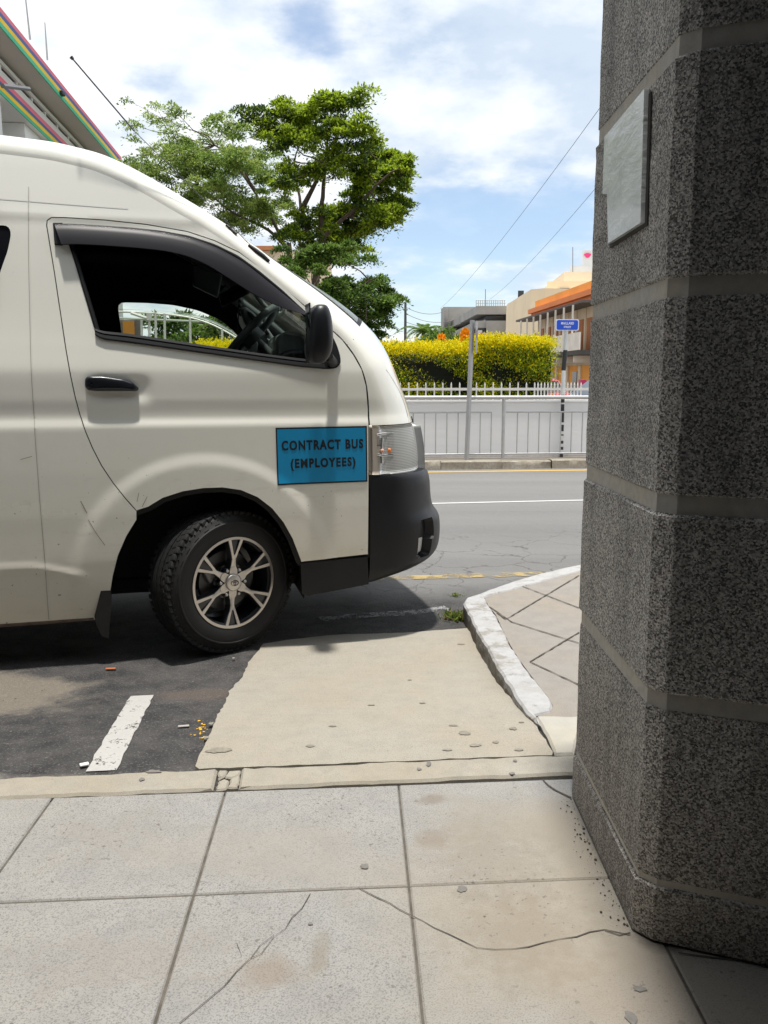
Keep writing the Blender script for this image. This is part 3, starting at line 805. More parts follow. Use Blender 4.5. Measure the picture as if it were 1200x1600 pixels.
m_bump = mat('bumper_plastic', (.008, .009, .0115), .42, spec=.35); t = T(m_bump); t.rough(t.ramp(t.noise(6, 5, .6), [(.3, .32), (.7, .5)])); t.bump(t.noise(700, 2, .5), .1, .001)
m_rub = mat('rubber_seal', (.005, .005, .006), .5, spec=.3)
m_inner = mat('dark_interior', (.012, .013, .015), .8)
m_liner = plain('headliner', (.06, .066, .068), .9)
m_glass = bpy.data.materials.new('side_glass'); m_glass.use_nodes = True
def glassmat(m, tint, fres=1.0, rough=.01):
    tt = m.node_tree
    for n in list(tt.nodes): tt.nodes.remove(n)
    o = tt.nodes.new('ShaderNodeOutputMaterial'); tr = tt.nodes.new('ShaderNodeBsdfTransparent'); tr.inputs[0].default_value = (*tint, 1)
    gl = tt.nodes.new('ShaderNodeBsdfGlossy'); gl.inputs['Roughness'].default_value = rough; fr = tt.nodes.new('ShaderNodeFresnel'); fr.inputs[0].default_value = 1.45
    mm = tt.nodes.new('ShaderNodeMath'); mm.operation = 'MULTIPLY'; mm.inputs[1].default_value = fres; tt.links.new(fr.outputs[0], mm.inputs[0])
    mx_ = tt.nodes.new('ShaderNodeMixShader'); tt.links.new(mm.outputs[0], mx_.inputs[0]); tt.links.new(tr.outputs[0], mx_.inputs[1]); tt.links.new(gl.outputs[0], mx_.inputs[2])
    tt.links.new(mx_.outputs[0], o.inputs[0]); return m
glassmat(m_glass, (.86, .90, .86), .5)
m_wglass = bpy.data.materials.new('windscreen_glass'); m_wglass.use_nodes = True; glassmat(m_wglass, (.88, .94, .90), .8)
wt_ = m_wglass.node_tree; dd1 = wt_.nodes.new('ShaderNodeBsdfDiffuse'); dd1.inputs[0].default_value = (.55, .62, .58, 1); mw1 = wt_.nodes.new('ShaderNodeMixShader'); mw1.inputs[0].default_value = .24  # pale diffuse share stands in for sky reflection and haze on the glass
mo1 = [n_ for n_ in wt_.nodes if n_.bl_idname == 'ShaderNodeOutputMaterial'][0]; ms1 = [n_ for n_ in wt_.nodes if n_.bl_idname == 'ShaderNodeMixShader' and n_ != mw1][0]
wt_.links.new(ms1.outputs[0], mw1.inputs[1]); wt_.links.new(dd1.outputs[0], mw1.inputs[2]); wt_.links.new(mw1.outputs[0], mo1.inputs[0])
m_dglass = mat('dark_glass', (.008, .009, .012), .05, coat=.3)

# ---- outlines measured on the near side
E_px = [(-1150, 176), (-600, 208), (-300, 226), (-80, 234), (0, 240), (80, 250), (147, 266), (187, 283), (230, 305), (267, 327), (310, 351), (350, 376), (392, 407), (432, 440), (470, 472), (505, 502), (535, 529), (553, 552), (566, 575), (574, 602), (577, 640), (578, 665), (578.5, 704), (578.5, 742), (578, 780), (577.5, 820), (577, 868), (577, 900)]
E2 = resample(SP(E_px), .02, False, 6)
xr = E2[0].x
arch = [(x, z) for x, z in [tuple(Vector(inv_side(px, py))) for px, py in ((470, 879), (466, 868), (456, 842), (442, 817), (424, 795), (402, 778), (376, 767), (348, 763), (318, 764), (286, 769), (255, 779), (232, 793), (213, 812), (197, 838), (184, 868), (176, 900), (172, 925))]]
arch = [Vector(p) for p in arch]
sill_r = SP([(150, 968), (75, 973), (0, 978)]); zs0 = sill_r[-1].y
fr_bot = SP([(574, 868), (522, 873)])
# rear wheel arch
rax = AX-2.57; rar = [Vector((rax+.44*math.cos(a), .365+.445*math.sin(a))) for a in lin(math.pi*.06-.42, math.pi+.42-.2, 24)]
rar = [p for p in rar if p.y > .235]
xback = -3.72
top = [p for p in E2 if True]
outer = []
# go round: front line down is the door gap/E line, then bottom, arches, rear, top
Efront = [p for p in E2]
iEb = len(Efront)-1
lowlim = fr_bot[0].y
Ecut = [p for p in Efront if not (p.x > .5 and p.y < lowlim)]
Ecut = [p for p in Ecut if p.x > xback]
outer = [Vector((xback, Ecut[0].y-.0))]+Ecut+fr_bot+arch+sill_r+[Vector((rar[0].x+.02, zs0))]+rar+[Vector((rar[-1].x-.02, .26)), Vector((xback, .30))]
outer = resample(outer, .02)
win_px = [(100, 350), (150, 352), (200, 355), (250, 360), (295, 368), (335, 381), (372, 399), (405, 423), (440, 452), (470, 480), (496, 504), (518, 530), (528, 552), (532, 566), (527, 575), (515, 577), (480, 574), (400, 562), (300, 548), (200, 535), (166, 531), (156, 528), (149, 518), (140, 488), (128, 448), (116, 408), (104, 372)]
win = resample(SP(win_px), .02, True, 1)
# rear quarter windows (one pane each, only the first shows its corner in the photograph)
rw_px = [(-170, 352), (0, 352), (10, 352), (16, 358), (17, 368), (12, 392), (2, 420), (-14, 470), (-30, 512), (-60, 516), (-170, 512)]
rw = resample(SP(rw_px), .02, True, 1)
rw2 = [Vector((rw[0].x*0+x, z)) for x, z in ((-3.5, 1.50), (-2.1, 1.50), (-2.1, 1.93), (-3.5, 1.93))]; rw2 = resample(rw2, .03, True, 3)
door_px = [(72, 352), (73, 344), (80, 339), (100, 339), (164, 343), (230, 350), (293, 361), (335, 375), (375, 394), (415, 423), (450, 453), (477, 478), (508, 505), (536, 531), (553, 554), (566, 577), (573, 603), (576, 640), (577, 704), (577, 780), (576, 867),
           (522, 873), (470, 879), (466, 868), (456, 842), (442, 817), (424, 795), (402, 778), (376, 767), (348, 763), (318, 764), (286, 769), (255, 779), (232, 793), (213, 799),
           (196, 780), (176, 755), (158, 728), (144, 701), (133, 675), (124, 648), (117, 622), (110, 590), (102, 545), (93, 485), (84, 425), (75, 370)]
door = resample(SP(door_px), .018, True, 0)
def inset(poly, d):
    n = len(poly); ar = sum(poly[i].x*poly[(i+1) % n].y-poly[(i+1) % n].x*poly[i].y for i in range(n)); s_ = 1 if ar > 0 else -1
    out = []
    for i in range(n):
        d1 = (poly[i]-poly[i-1]); d2 = (poly[(i+1) % n]-poly[i]); t_ = (d1.normalized()+d2.normalized())
        if t_.length < 1e-6: t_ = d2
        t_.normalize(); out.append(poly[i]+Vector((-t_.y, t_.x))*d*s_)
    return out
bodyouter = outer
# body side = outline minus the door (the door's own edge runs along the arch and the front line)
Psel = [p for p in SP([(174, 915), (177, 896), (184, 868), (197, 838), (209, 814)])]
# build the body outline explicitly behind the door, plus the narrow band above it
rear_edge = [p for p in SP([(213, 799), (196, 780), (176, 755), (158, 728), (144, 701), (133, 675), (124, 648), (117, 622), (110, 590), (102, 545), (93, 485), (84, 425), (75, 370), (72, 352), (73, 344), (80, 339)])]
top_edge = [p for p in SP([(100, 339), (164, 343), (230, 350), (293, 361), (335, 375), (375, 394), (415, 423), (450, 453), (477, 478), (508, 505), (528, 523)])]
nearbody = [Vector((xback, Ecut[0].y))]+[p for p in Ecut if p.x < SP([(533, 527)])[0].x]+top_edge[::-1]+rear_edge[::-1]+arch[12:]+sill_r+[Vector((rar[0].x+.02, zs0))]+rar+[Vector((rar[-1].x-.02, .26)), Vector((xback, .30))]
nearbody = resample(nearbody, .018)
side_near = panel('body_side', nearbody, [rw, rw2], m_paint, ys_, van, step=.017, lip=.016)
farbody = resample(outer, .03)
fd = resample(win, .03)
side_far = panel('body_side', outer, [win, rw, rw2], m_paint, ys_, van, step=.035, mirror=True)
dj = inset(door, .0045)
door_o = panel('front_door', dj, [win], m_paint, ys_, van, step=.011, lip=.016)
# dark backing strip that shows in the gaps
mb = MB(); ri, ro = inset(door, .03), inset(door, -.02); n = len(door)
v = [(p.x, float(ys_(p.x, p.y))+.014, p.y) for p in ri]+[(p.x, float(ys_(p.x, p.y))+.014, p.y) for p in ro]
mb.add(v, [(i, (i+1) % n, n+(i+1) % n, n+i) for i in range(n)]); mb.build('door_seal', m_gap, van)
# inner linings (dark), both sides, same window openings
Elin = inset(outer, .004)
panel('side_lining', Elin, [win, rw, rw2], m_inner, lambda x, z: ys_(x, z)+.035, van, step=.06, lip=0)
fhole = resample([Vector(((camL+rayL(px, py)*((VW-.14-camL.y)/rayL(px, py).y)).x, (camL+rayL(px, py)*((VW-.14-camL.y)/rayL(px, py).y)).z)) for px, py in ((184, 476), (190, 473), (230, 474), (270, 477), (308, 485), (340, 498), (362, 514), (380, 534), (392, 552), (380, 562), (300, 562), (200, 562), (193, 545))], .03, True, 1)
panel('side_lining', Elin, [fhole, rw, rw2], m_inner, lambda x, z: ys_(x, z)+.055, van, step=.06, lip=.02, mirror=True)

# ---- the wrapped surface: roof, forehead, windscreen, bonnet, nose
def curve_params(pl):
    P = np.array([tuple(p) for p in pl]); d = np.gradient(P, axis=0); d /= np.linalg.norm(d, axis=1)[:, None]
    for _ in range(12): d[1:-1] = (d[:-2]+2*d[1:-1]+d[2:])/4
    d /= np.linalg.norm(d, axis=1)[:, None]
    Nn = np.stack([-d[:, 1], d[:, 0]], 1)          # forward/up normal
    return P, Nn
EP, EN = curve_params(E2)
PY = proj(np.stack([EP[:, 0], ys_(EP[:, 0], EP[:, 1]), EP[:, 1]], 1))   # picture position of the edge
# along-curve parameter by picture landmarks: index of the landmark on the curve
def uidx(px, py): return int(np.argmin(np.hypot(PY[:, 0]-px, PY[:, 1]-py)))
KT = [(-1150, 176, .085, .10), (0, 240, .085, .10), (147, 266, .085, .11), (230, 305, .080, .11), (310, 351, .075, .12), (392, 407, .062, .13), (432, 440, .070, .16), (470, 472, .095, .24), (505, 502, .115, .32), (535, 529, .130, .40), (553, 552, .150, .46), (566, 575, .175, .50), (574, 602, .195, .52), (577, 640, .262, .50), (578, 665, .285, .48), (578, 704, .305, .46), (578, 742, .315, .46), (578, 820, .27, .45), (577, 900, .22, .45)]
ki = [uidx(a, b) for a, b, _, _ in KT]
U = np.arange(len(EP)); TT = np.interp(U, ki, [k[2] for k in KT]); RR = np.interp(U, ki, [k[3] for k in KT])
kk = np.hanning(15); kk /= kk.sum()
TT = np.convolve(np.pad(TT, 7, mode='edge'), kk, 'valid'); RR = np.convolve(np.pad(RR, 7, mode='edge'), kk, 'valid')
CR = np.interp(U, [0, uidx(310, 351), uidx(432, 440), uidx(553, 552), uidx(578, 665)], [.06, .06, .10, .10, .05])
def wrap_pts(ui, d, extra=0.0):
    """ui: float index array along the edge curve, d: inset across; returns local points"""
    ui = np.asarray(ui, float); d = np.asarray(d, float)
    X = np.interp(ui, U, EP[:, 0]); Z = np.interp(ui, U, EP[:, 1]); nx_ = np.interp(ui, U, EN[:, 0]); nz_ = np.interp(ui, U, EN[:, 1])
    T0 = np.interp(ui, U, TT); r0 = np.interp(ui, U, RR); cr_ = np.interp(ui, U, CR)
    ye = ys_(X, Z); half = VW/2-ye
    q = np.clip(d/r0, 0, 1); sh = (1-(1-q)**2.25)**(1/2.25)
    dd = np.clip(d/half, 0, 1); n_ = T0*sh+cr_*(1-(1-dd)**2)+extra*np.minimum(1, sh*1.5+.15)
    return np.stack([X+nx_*n_, ye+d, Z+nz_*n_], -1)
def dsamples(n=34):
    t_ = np.linspace(0, 1, n); return t_**2.1          # 0..1 of the half width
def wrap_patch(name, u0, u1, d0, d1, mt, parent, extra=0.0, du=1.0, nd=34, both=True, edge=0.0, full=None, thick=0.0):
    us = np.linspace(u0, u1, max(2, int(abs(u1-u0)/du)+1))
    X = np.interp(us, U, EP[:, 0]); Z = np.interp(us, U, EP[:, 1]); half = VW/2-ys_(X, Z)
    a = np.linspace(0, 1, nd)
    rows = []
    for k, u_ in enumerate(us):
        hi = half[k] if d1 is None else d1
        s_ = a**2.0 if d0 == 0 else a
        dv = d0+(hi-d0)*s_; rows.append(wrap_pts(np.full(nd, u_), dv, extra))
    V = np.array(rows)
    if d1 is None:
        Mr = V[:, ::-1].copy(); Mr[..., 1] = VW-Mr[..., 1]; V = np.concatenate([V, Mr[:, 1:]], 1)
    nu, nv = V.shape[:2]
    v = V.reshape(-1, 3).tolist(); f = [(i*nv+j, (i+1)*nv+j, (i+1)*nv+j+1, i*nv+j+1) for i in range(nu-1) for j in range(nv-1)]
    if thick:
        b = len(v); rows = []
        Vb = V.copy(); 
        nrm_ = wrapn(us)
        Vb[..., 0] -= nrm_[:, 0][:, None]*thick; Vb[..., 2] -= nrm_[:, 1][:, None]*thick; Vb[..., 1] += thick*.0
        v += Vb.reshape(-1, 3).tolist()
        rim = [i*nv for i in range(nu)]+[(nu-1)*nv+j for j in range(1, nv)]+[i*nv+nv-1 for i in range(nu-2, -1, -1)]+[j for j in range(nv-2, 0, -1)]
        f += [(rim[i], b+rim[i], b+rim[(i+1) % len(rim)], rim[(i+1) % len(rim)])[::-1] for i in range(len(rim))]
    if both and d1 is not None:
        obj(name, [(x, VW-y, z) for x, y, z in v], [q[::-1] for q in f], mt, parent, smooth=True)
    o = obj(name, v, f, mt, parent, smooth=True)
    return o
def wrapn(us): return np.stack([np.interp(us, U, EN[:, 0]), np.interp(us, U, EN[:, 1])], 1)
u_ws0, u_ws1 = uidx(398, 412), uidx(537, 531)        # windscreen top and foot
u_hl0, u_hl1, u_b1 = uidx(578, 666), uidx(578, 741), len(U)-1
def curves(name, u0, u1, d0u, parent, extra, mt):   # windscreen: inner region starting at inset d0
    return wrap_patch(name, u0, u1, d0u, None, mt, parent, extra)
wrap_patch('roof', 0, u_ws0, 0, None, m_paint, van)
wrap_patch('window_pillar', u_ws0, u_ws1, 0, .115, m_paint, van, nd=14)
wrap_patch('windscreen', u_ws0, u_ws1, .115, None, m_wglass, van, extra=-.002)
wrap_patch('windscreen_seal', u_ws0, u_ws1, .108, .128, m_rub, van, extra=.001, nd=3)
wrap_patch('windscreen_seal', u_ws1-.8, u_ws1+.2, .108, None, m_rub, van, extra=.001)
wrap_patch('bonnet', u_ws1, u_hl0, 0, None, m_paint, van)
wrap_patch('headliner', 0, u_ws0, .03, None, m_liner, van, extra=-.05, du=3)
# nose behind lamps and grille
wrap_patch('nose_panel', u_hl0, u_hl1+3, 0, None, m_trim, van, extra=-.055)

# ---- picture position -> (u, d) on the wrap
UU, DD = np.meshgrid(np.linspace(0, len(U)-1, 900), np.linspace(0, .84, 420)**1.0, indexing='ij')
WP = wrap_pts(UU.ravel(), DD.ravel()).reshape(900, 420, 3); WQ = proj(WP.reshape(-1, 3)).reshape(900, 420, 2)
sa = np.zeros((900, 420)); e1 = WQ[1:, :-1]-WQ[:-1, :-1]; e2_ = WQ[:-1, 1:]-WQ[:-1, :-1]
sa[:-1, :-1] = e1[..., 0]*e2_[..., 1]-e1[..., 1]*e2_[..., 0]
front_ = sa > 0 if np.median(sa[600:700, 1:10]) > 0 else sa < 0
def inv_wrap(px, py):
    dd_ = np.hypot(WQ[..., 0]-px, WQ[..., 1]-py)+np.where(front_, 0, 40)
    k = np.unravel_index(np.argmin(dd_), dd_.shape); return UU[k], DD[k]
def wrap_line(name, pts, w_, mt, parent, extra=.0012):
    ud = [inv_wrap(*p) for p in pts]; P = wrap_pts([a for a, b in ud], [b for a, b in ud], extra)
    Q = resample([Vector(p) for p in P], .01, False, 2); mb = MB(); v = []
    cl = Vector(camL)
    for i, p in enumerate(Q):
        d_ = (Q[min(i+1, len(Q)-1)]-Q[max(i-1, 0)]).normalized(); ou_ = (cl-p).normalized(); sd_ = d_.cross(Vector((.55, -.7, .45))).normalized()
        v += [p+sd_*w_/2, p-sd_*w_/2]
    mb.add(v, [(2*i, 2*i+1, 2*i+3, 2*i+2) for i in range(len(Q)-1)]); return mb.build(name, mt, parent)
wrap_line('panel_gap', [(603, 577), (614, 594), (624, 612), (632, 632), (637, 650), (639, 663)], .004, mat('seam_grey', (.12, .115, .10), .6), bpy.data.objects['bonnet'], .0008)
wrap_line('panel_gap', [(541, 541), (547, 536), (553, 530)], .005, m_gap, bpy.data.objects['bonnet'], .001)

# ---- window: seal, glass, weather visor, belt moulding
def band(name, a, b, mt, parent, fy, mirror=False):      # strip between two loops of equal count
    n = len(a); v = [(p.x, float(fy(p.x, p.y)), p.y) for p in a]+[(p.x, float(fy(p.x, p.y)), p.y) for p in b]
    f = [(i, (i+1) % n, n+(i+1) % n, n+i) for i in range(n)]
    if mirror: v = [(x, VW-y, z) for x, y, z in v]
    return obj(name, v, f, mt, parent, smooth=False)
wi = inset(win, .018)
mb = MB(); n = len(win)
loops_ = [(win, .010), (win, -.003), (inset(win, .006), -.006), (inset(win, .014), -.003), (inset(win, .020), .012)]
for lp, dy in loops_: mb.v += [(p.x, float(ys_(p.x, p.y))+dy, p.y) for p in lp]
for k in range(len(loops_)-1):
    mb.f += [(k*n+i, k*n+(i+1) % n, (k+1)*n+(i+1) % n, (k+1)*n+i) for i in range(n)]; mb.m += [0]*n
wf = mb.build('window_frame', m_rub, door_o); autosmooth(wf, 50)
panel('window_glass', inset(win, .012), [], m_glass, lambda x, z: ys_(x, z)+.008, wf, step=.1, lip=0)
panel('window_glass', inset(win, .002), [], m_glass, lambda x, z: ys_(x, z)+.008, side_far, step=.1, lip=0, mirror=True)
for lp in (rw, rw2):
    panel('rear_window', lp, [], m_dglass, lambda x, z: ys_(x, z)+.006, side_near, step=.08, lip=0)
    panel('rear_window', lp, [], m_dglass, lambda x, z: ys_(x, z)+.006, side_far, step=.08, lip=0, mirror=True)
# thick moulding along the foot of the window, with a bright edge line
bm_up = SP([(148, 513), (158, 517), (200, 521), (300, 536), (400, 551), (470, 560), (505, 563)]); bm_dn = SP([(149, 524), (158, 531), (200, 536), (300, 550), (400, 564), (470, 574), (508, 577)])
def ribbon(name, top, bot, prof, mt, parent, step=.02, sm=2):
    """strip between two open lines with a cross profile [(0..1, dy)]"""
    n = max(2, int(sum((b-a).length for a, b in zip(top[:-1], top[1:]))/step))
    def samp(pl):
        L_ = [0]; 
        for a, b in zip(pl[:-1], pl[1:]): L_.append(L_[-1]+(b-a).length)
        s_ = np.linspace(0, L_[-1], n); return np.stack([np.interp(s_, L_, [p.x for p in pl]), np.interp(s_, L_, [p.y for p in pl])], 1)
    A, B = samp(resample(top, .02, False, sm)), samp(resample(bot, .02, False, sm)); m_ = len(prof); v = []
    for i in range(n):
        for (w_, dy) in prof:
            p = A[i]*(1-w_)+B[i]*w_; v.append((p[0], float(ys_(p[0], p[1]))+dy, p[1]))
    f = [(i*m_+j, i*m_+j+1, (i+1)*m_+j+1, (i+1)*m_+j) for i in range(n-1) for j in range(m_-1)]
    f += [tuple(range(m_))[::-1], tuple((n-1)*m_+j for j in range(m_))]
    return autosmooth(obj(name, v, f, mt, parent), 40)
ribbon('belt_moulding', bm_up, bm_dn, [(0, .012), (.02, -.006), (.28, -.009), (.34, -.004), (.42, -.004), (.5, -.012), (.8, -.014), (.95, -.010), (1, .004)], m_trim, door_o)
# smoked rain visor over the window
m_visor = mat('smoked_acrylic', (.007, .006, .010), .42, spec=.22); t = T(m_visor)
vt = [(85, 349), (110, 349), (160, 352), (220, 357), (262, 363), (300, 371), (340, 386), (380, 408), (420, 440), (455, 469), (482, 493)]
vb = [(98, 385), (118, 384), (160, 386), (215, 390), (255, 394), (292, 402), (325, 417), (358, 438), (395, 462), (435, 481), (478, 494)]
vis = ribbon('rain_visor', SP(vt), SP(vb), [(0, .004), (.04, -.012), (.14, -.024), (.35, -.032), (.7, -.040), (.97, -.043), (1, -.040), (.96, -.037), (.5, -.033)], m_visor, door_o, sm=4)
ribbon('visor_end', SP([(83, 348), (98, 348)]), SP([(86, 383), (98, 384)]), [(0, .0), (.05, -.014), (.95, -.016), (1, .0)], m_trim, vis, sm=0)
# ---- handle
hb = SP([(133, 592), (137, 588), (160, 588), (195, 593), (208, 598), (217, 606), (216, 611), (150, 611), (138, 610), (133, 604)])
hb = resample(hb, .008, True, 1); n = len(hb); c0 = sum(hb, Vector((0, 0)))/n; mb = MB()
for sc_, dy in ((1, .012), (1, -.012), (.96, -.020), (.80, -.024), (.45, -.026)):
    mb.v += [((c0+(p-c0)*sc_).x, float(ys_(c0.x, 1.345))+dy, (c0+(p-c0)*sc_).y) for p in hb]
for k in range(4): mb.f += [(k*n+i, k*n+(i+1) % n, (k+1)*n+(i+1) % n, (k+1)*n+i) for i in range(n)]; mb.m += [0]*n
mb.f.append(tuple(4*n+i for i in range(n))); mb.m.append(0)
hd = mb.build('handle', mat('handle_plastic', (.012, .014, .018), .25, coat=.2), door_o); autosmooth(hd, 50)
kx, kz = inv_side(143.5, 598.5); mb = MB(); mb.tube([(kx, float(ys_(kx, kz))-.027, kz), (kx, float(ys_(kx, kz))+.0, kz)], .006, 14); mb.build('keyhole', mat('lock_metal', (.10, .10, .10), .3, metal=1), hd, smooth=40)

# ---- contract bus sign
sg = SP([(430.5, 668.5), (573, 665.5), (574, 752.5), (433.5, 758.5)]); 
def sgp(a, b, dy):           # a across, b down in 0..1
    p = (sg[0]*(1-a)+sg[1]*a)*(1-b)+(sg[3]*(1-a)+sg[2]*a)*b; return (p.x, float(ys_(p.x, p.y))+dy, p.y)
def sgrid(name, a0, a1, b0, b1, dy, mt, parent, n=24):
    v = [sgp(a0+(a1-a0)*i/n, b0+(b1-b0)*j/n, dy) for j in range(n+1) for i in range(n+1)]
    return obj(name, v, [(j*(n+1)+i, (j+1)*(n+1)+i, (j+1)*(n+1)+i+1, j*(n+1)+i+1) for j in range(n) for i in range(n)], mt, parent, smooth=True)
m_sblue = mat('sign_blue', (.003, .25, .50), .45); m_sblk = mat('sign_black', (.006, .008, .012), .5)
sign = sgrid('contract_sign', 0, 1, 0, 1, -.003, m_sblk, van)
sgrid('sign_face', .014, .984, .026, .972, -.0045, m_sblue, sign)
def text_mesh(txt, size, boldness=.0, res=4):
    cu = bpy.data.curves.new('t', 'FONT'); cu.body = txt; cu.size = size; cu.space_character = 1.22; cu.offset = boldness; cu.resolution_u = res; cu.align_x = 'CENTER'; cu.align_y = 'CENTER'
    o = bpy.data.objects.new('t', cu); COL.objects.link(o); bpy.context.view_layer.update()
    me = bpy.data.meshes.new_from_object(o.evaluated_get(bpy.context.evaluated_depsgraph_get())); bpy.data.objects.remove(o)
    V = [v.co.copy() for v in me.vertices]; Fs = [tuple(p.vertices) for p in me.polygons]; bpy.data.meshes.remove(me)
    x0, x1 = min(v.x for v in V), max(v.x for v in V); y0, y1 = min(v.y for v in V), max(v.y for v in V)
    return [((v.x-x0)/(x1-x0), (v.y-y0)/(y1-y0)) for v in V], Fs
for txt, (a0, a1, b0, b1) in (('CONTRACT BUS', (.058, .955, .225, .400)), ('(EMPLOYEES)', (.150, .865, .545, .760))):
    # b1 row is slightly lower at left as in the photograph
    V, Fs = text_mesh(txt, 1, .040)
    v = [sgp(a0+(a1-a0)*x, b0+(b1-b0)*(1-y), -.0058) for x, y in V]
    obj('lettering', v, Fs, m_sblk, sign)

# ---- headlight
def px_ud(px, py): return inv_wrap(px, py)
hl_u0, hl_u1 = u_hl0, u_hl1
m_refl = mat('lamp_reflector', (.80, .81, .80), .35, metal=.0); t = T(m_refl); wvn = t.n('ShaderNodeTexWave', bands_direction='Z'); wvn.inputs['Scale'].default_value = 38; t.l(t.co, wvn.inputs[0]); t.bump(wvn.outputs[1], .6, .004)
m_lens = bpy.data.materials.new('lamp_lens'); m_lens.use_nodes = True; glassmat(m_lens, (.90, .91, .89), 1.0, .06)
bt = m_lens.node_tree; tcn = bt.nodes.new('ShaderNodeTexCoord'); wn = bt.nodes.new('ShaderNodeTexWave'); wn.bands_direction = 'Z'; wn.inputs['Scale'].default_value = 40; bt.links.new(tcn.outputs['Object'], wn.inputs[0])
bn = bt.nodes.new('ShaderNodeBump'); bn.inputs['Strength'].default_value = .35; bn.inputs['Distance'].default_value = .003; bt.links.new(wn.outputs[1], bn.inputs['Height'])
for n_ in bt.nodes:
    if n_.bl_idname == 'ShaderNodeBsdfGlossy': bt.links.new(bn.outputs[0], n_.inputs['Normal'])
dfl = bt.nodes.new('ShaderNodeBsdfDiffuse'); dfl.inputs[0].default_value = (.75, .76, .74, 1); bt.links.new(bn.outputs[0], dfl.inputs['Normal'])
mo_ = [n_ for n_ in bt.nodes if n_.bl_idname == 'ShaderNodeOutputMaterial'][0]; mxs = [n_ for n_ in bt.nodes if n_.bl_idname == 'ShaderNodeMixShader'][0]
rmp = bt.nodes.new('ShaderNodeMapRange'); bt.links.new(wn.outputs[1], rmp.inputs[0]); rmp.inputs[3].default_value = .30; rmp.inputs[4].default_value = .58
mx2 = bt.nodes.new('ShaderNodeMixShader'); bt.links.new(rmp.outputs[0], mx2.inputs[0]); bt.links.new(mxs.outputs[0], mx2.inputs[1]); bt.links.new(dfl.outputs[0], mx2.inputs[2]); bt.links.new(mx2.outputs[0], mo_.inputs[0])
hl = empty('headlight', (0, 0, 0)); hl.parent = van
d_in = px_ud(591.5, 704)[1]; d_out = min(.60, px_ud(647, 704)[1]+.16)
print('lamp d', d_in, d_out)
wrap_patch('lamp_border', hl_u0, hl_u1, 0.0001, d_in+.001, mat('lamp_border', (.42, .375, .32), .5), hl, extra=.001, nd=8, thick=.03)
wrap_patch('reflector', hl_u0, hl_u1, d_in, d_out, m_refl, hl, extra=-.028, nd=26)
wrap_patch('reflector_edge', hl_u0, hl_u0+.6, d_in, d_out, m_trim, hl, extra=-.001, nd=20, thick=.05)
wrap_patch('reflector_edge', hl_u1-.5, hl_u1, d_in, d_out, m_refl, hl, extra=-.001, nd=20, thick=.05)
wrap_patch('lens', hl_u0+.2, hl_u1-.2, d_in, d_out, m_lens, hl, extra=.002, nd=30, thick=.004)
for (px, py, rr, col_, nm) in ((612, 704, .012, (.8, .22, .04), 'indicator_bulb'), (601, 704, .010, (.75, .38, .28), 'side_bulb')):
    u_, d_ = px_ud(px, py); p = wrap_pts([u_], [d_], -.022)[0]
    bm = bmesh.new(); bmesh.ops.create_uvsphere(bm, u_segments=14, v_segments=10, radius=rr)
    for v in bm.verts: v.co = Vector((v.co.x, v.co.y, v.co.z*1.15))+Vector(p)
    bm.verts.index_update(); obj(nm, [v.co.copy() for v in bm.verts], [[v.index for v in f.verts] for f in bm.faces], mat(nm, col_, .25), hl, smooth=True); bm.free()
def bar_on_wrap(name, pts, w_, mt, parent, ex, dep=.02):
    ud = [px_ud(*p) for p in pts]; P = [Vector(q) for q in wrap_pts([a for a, b in ud], [b for a, b in ud], ex)]
    mb = MB(); mb.tube(P, w_/2, 6); return mb.build(name, mt, parent, smooth=60)
m_ch = mat('lamp_chrome', (.75, .75, .74), .15, metal=.9)
bar_on_wrap('reflector_rib', [(617, 671), (618, 704), (618, 737)], .006, m_trim, hl, -.012)
bar_on_wrap('reflector_rib', [(588, 696), (600, 696), (617, 696)], .004, m_trim, hl, -.012)
bar_on_wrap('reflector_rib', [(587, 711), (600, 711), (616, 711)], .012, m_ch, hl, -.012)
bar_on_wrap('reflector_rib', [(587, 679), (600, 678), (616, 677)], .014, m_ch, hl, -.012)
bar_on_wrap('reflector_rib', [(601, 684), (601, 704), (601, 724)], .012, m_ch, hl, -.025)
# grille between the lamps and lower fascia
m_gr = mat('grille_silver', (.36, .37, .37), .3, metal=.5)
m_gr.node_tree.nodes['Principled BSDF'].inputs['Base Color'].default_value = (.50, .51, .51, 1)
wrap_patch('grille', uidx(578, 672), u_hl1+2, d_out-.04, None, m_gr, van, extra=.040, nd=16, thick=.06)
wrap_patch('grille_slot', uidx(578, 690), uidx(578, 706), d_out+.10, None, m_gap, van, extra=.043, nd=12)
wrap_patch('lamp_eyelid', u_hl0-1.2, u_hl0+.4, .30, .46, m_trim, van, extra=.006, nd=10, thick=.02)

# ---- bumper
BZ = [(741, .12, .0), (743.5, .335, .006), (747, .365, .010), (760, .378, .012), (790, .385, .012), (808, .395, .012), (822, .435, .012), (840, .442, .010), (856, .442, .006), (870, .438, .0), (882, .425, -.006), (892, .395, -.012), (901, .33, -.03), (908, .22, -.05), (912, .10, -.07)]
rows = []; nd = 46; m_d = np.linspace(0, 1, nd)**1.7
def bump_row(z, T0, yoff, x0):
    ye = .004+ -yoff*.6; half = VW/2-ye; d = m_d*half; q = np.clip(d/.47, 0, 1); sh = (1-(1-q)**2.3)**(1/2.3)
    n_ = T0*sh+.055*(1-(1-m_d)**2)
    return np.stack([x0+n_, ye+d, np.full(nd, z)], -1)
zz0 = []
for (py, T0, yo) in BZ:
    x0, z0 = inv_side(577, py); zz0.append(z0)
zq = np.array(zz0); order = np.argsort(zq)
x0b = inv_side(577.5, 800)[0]+.003
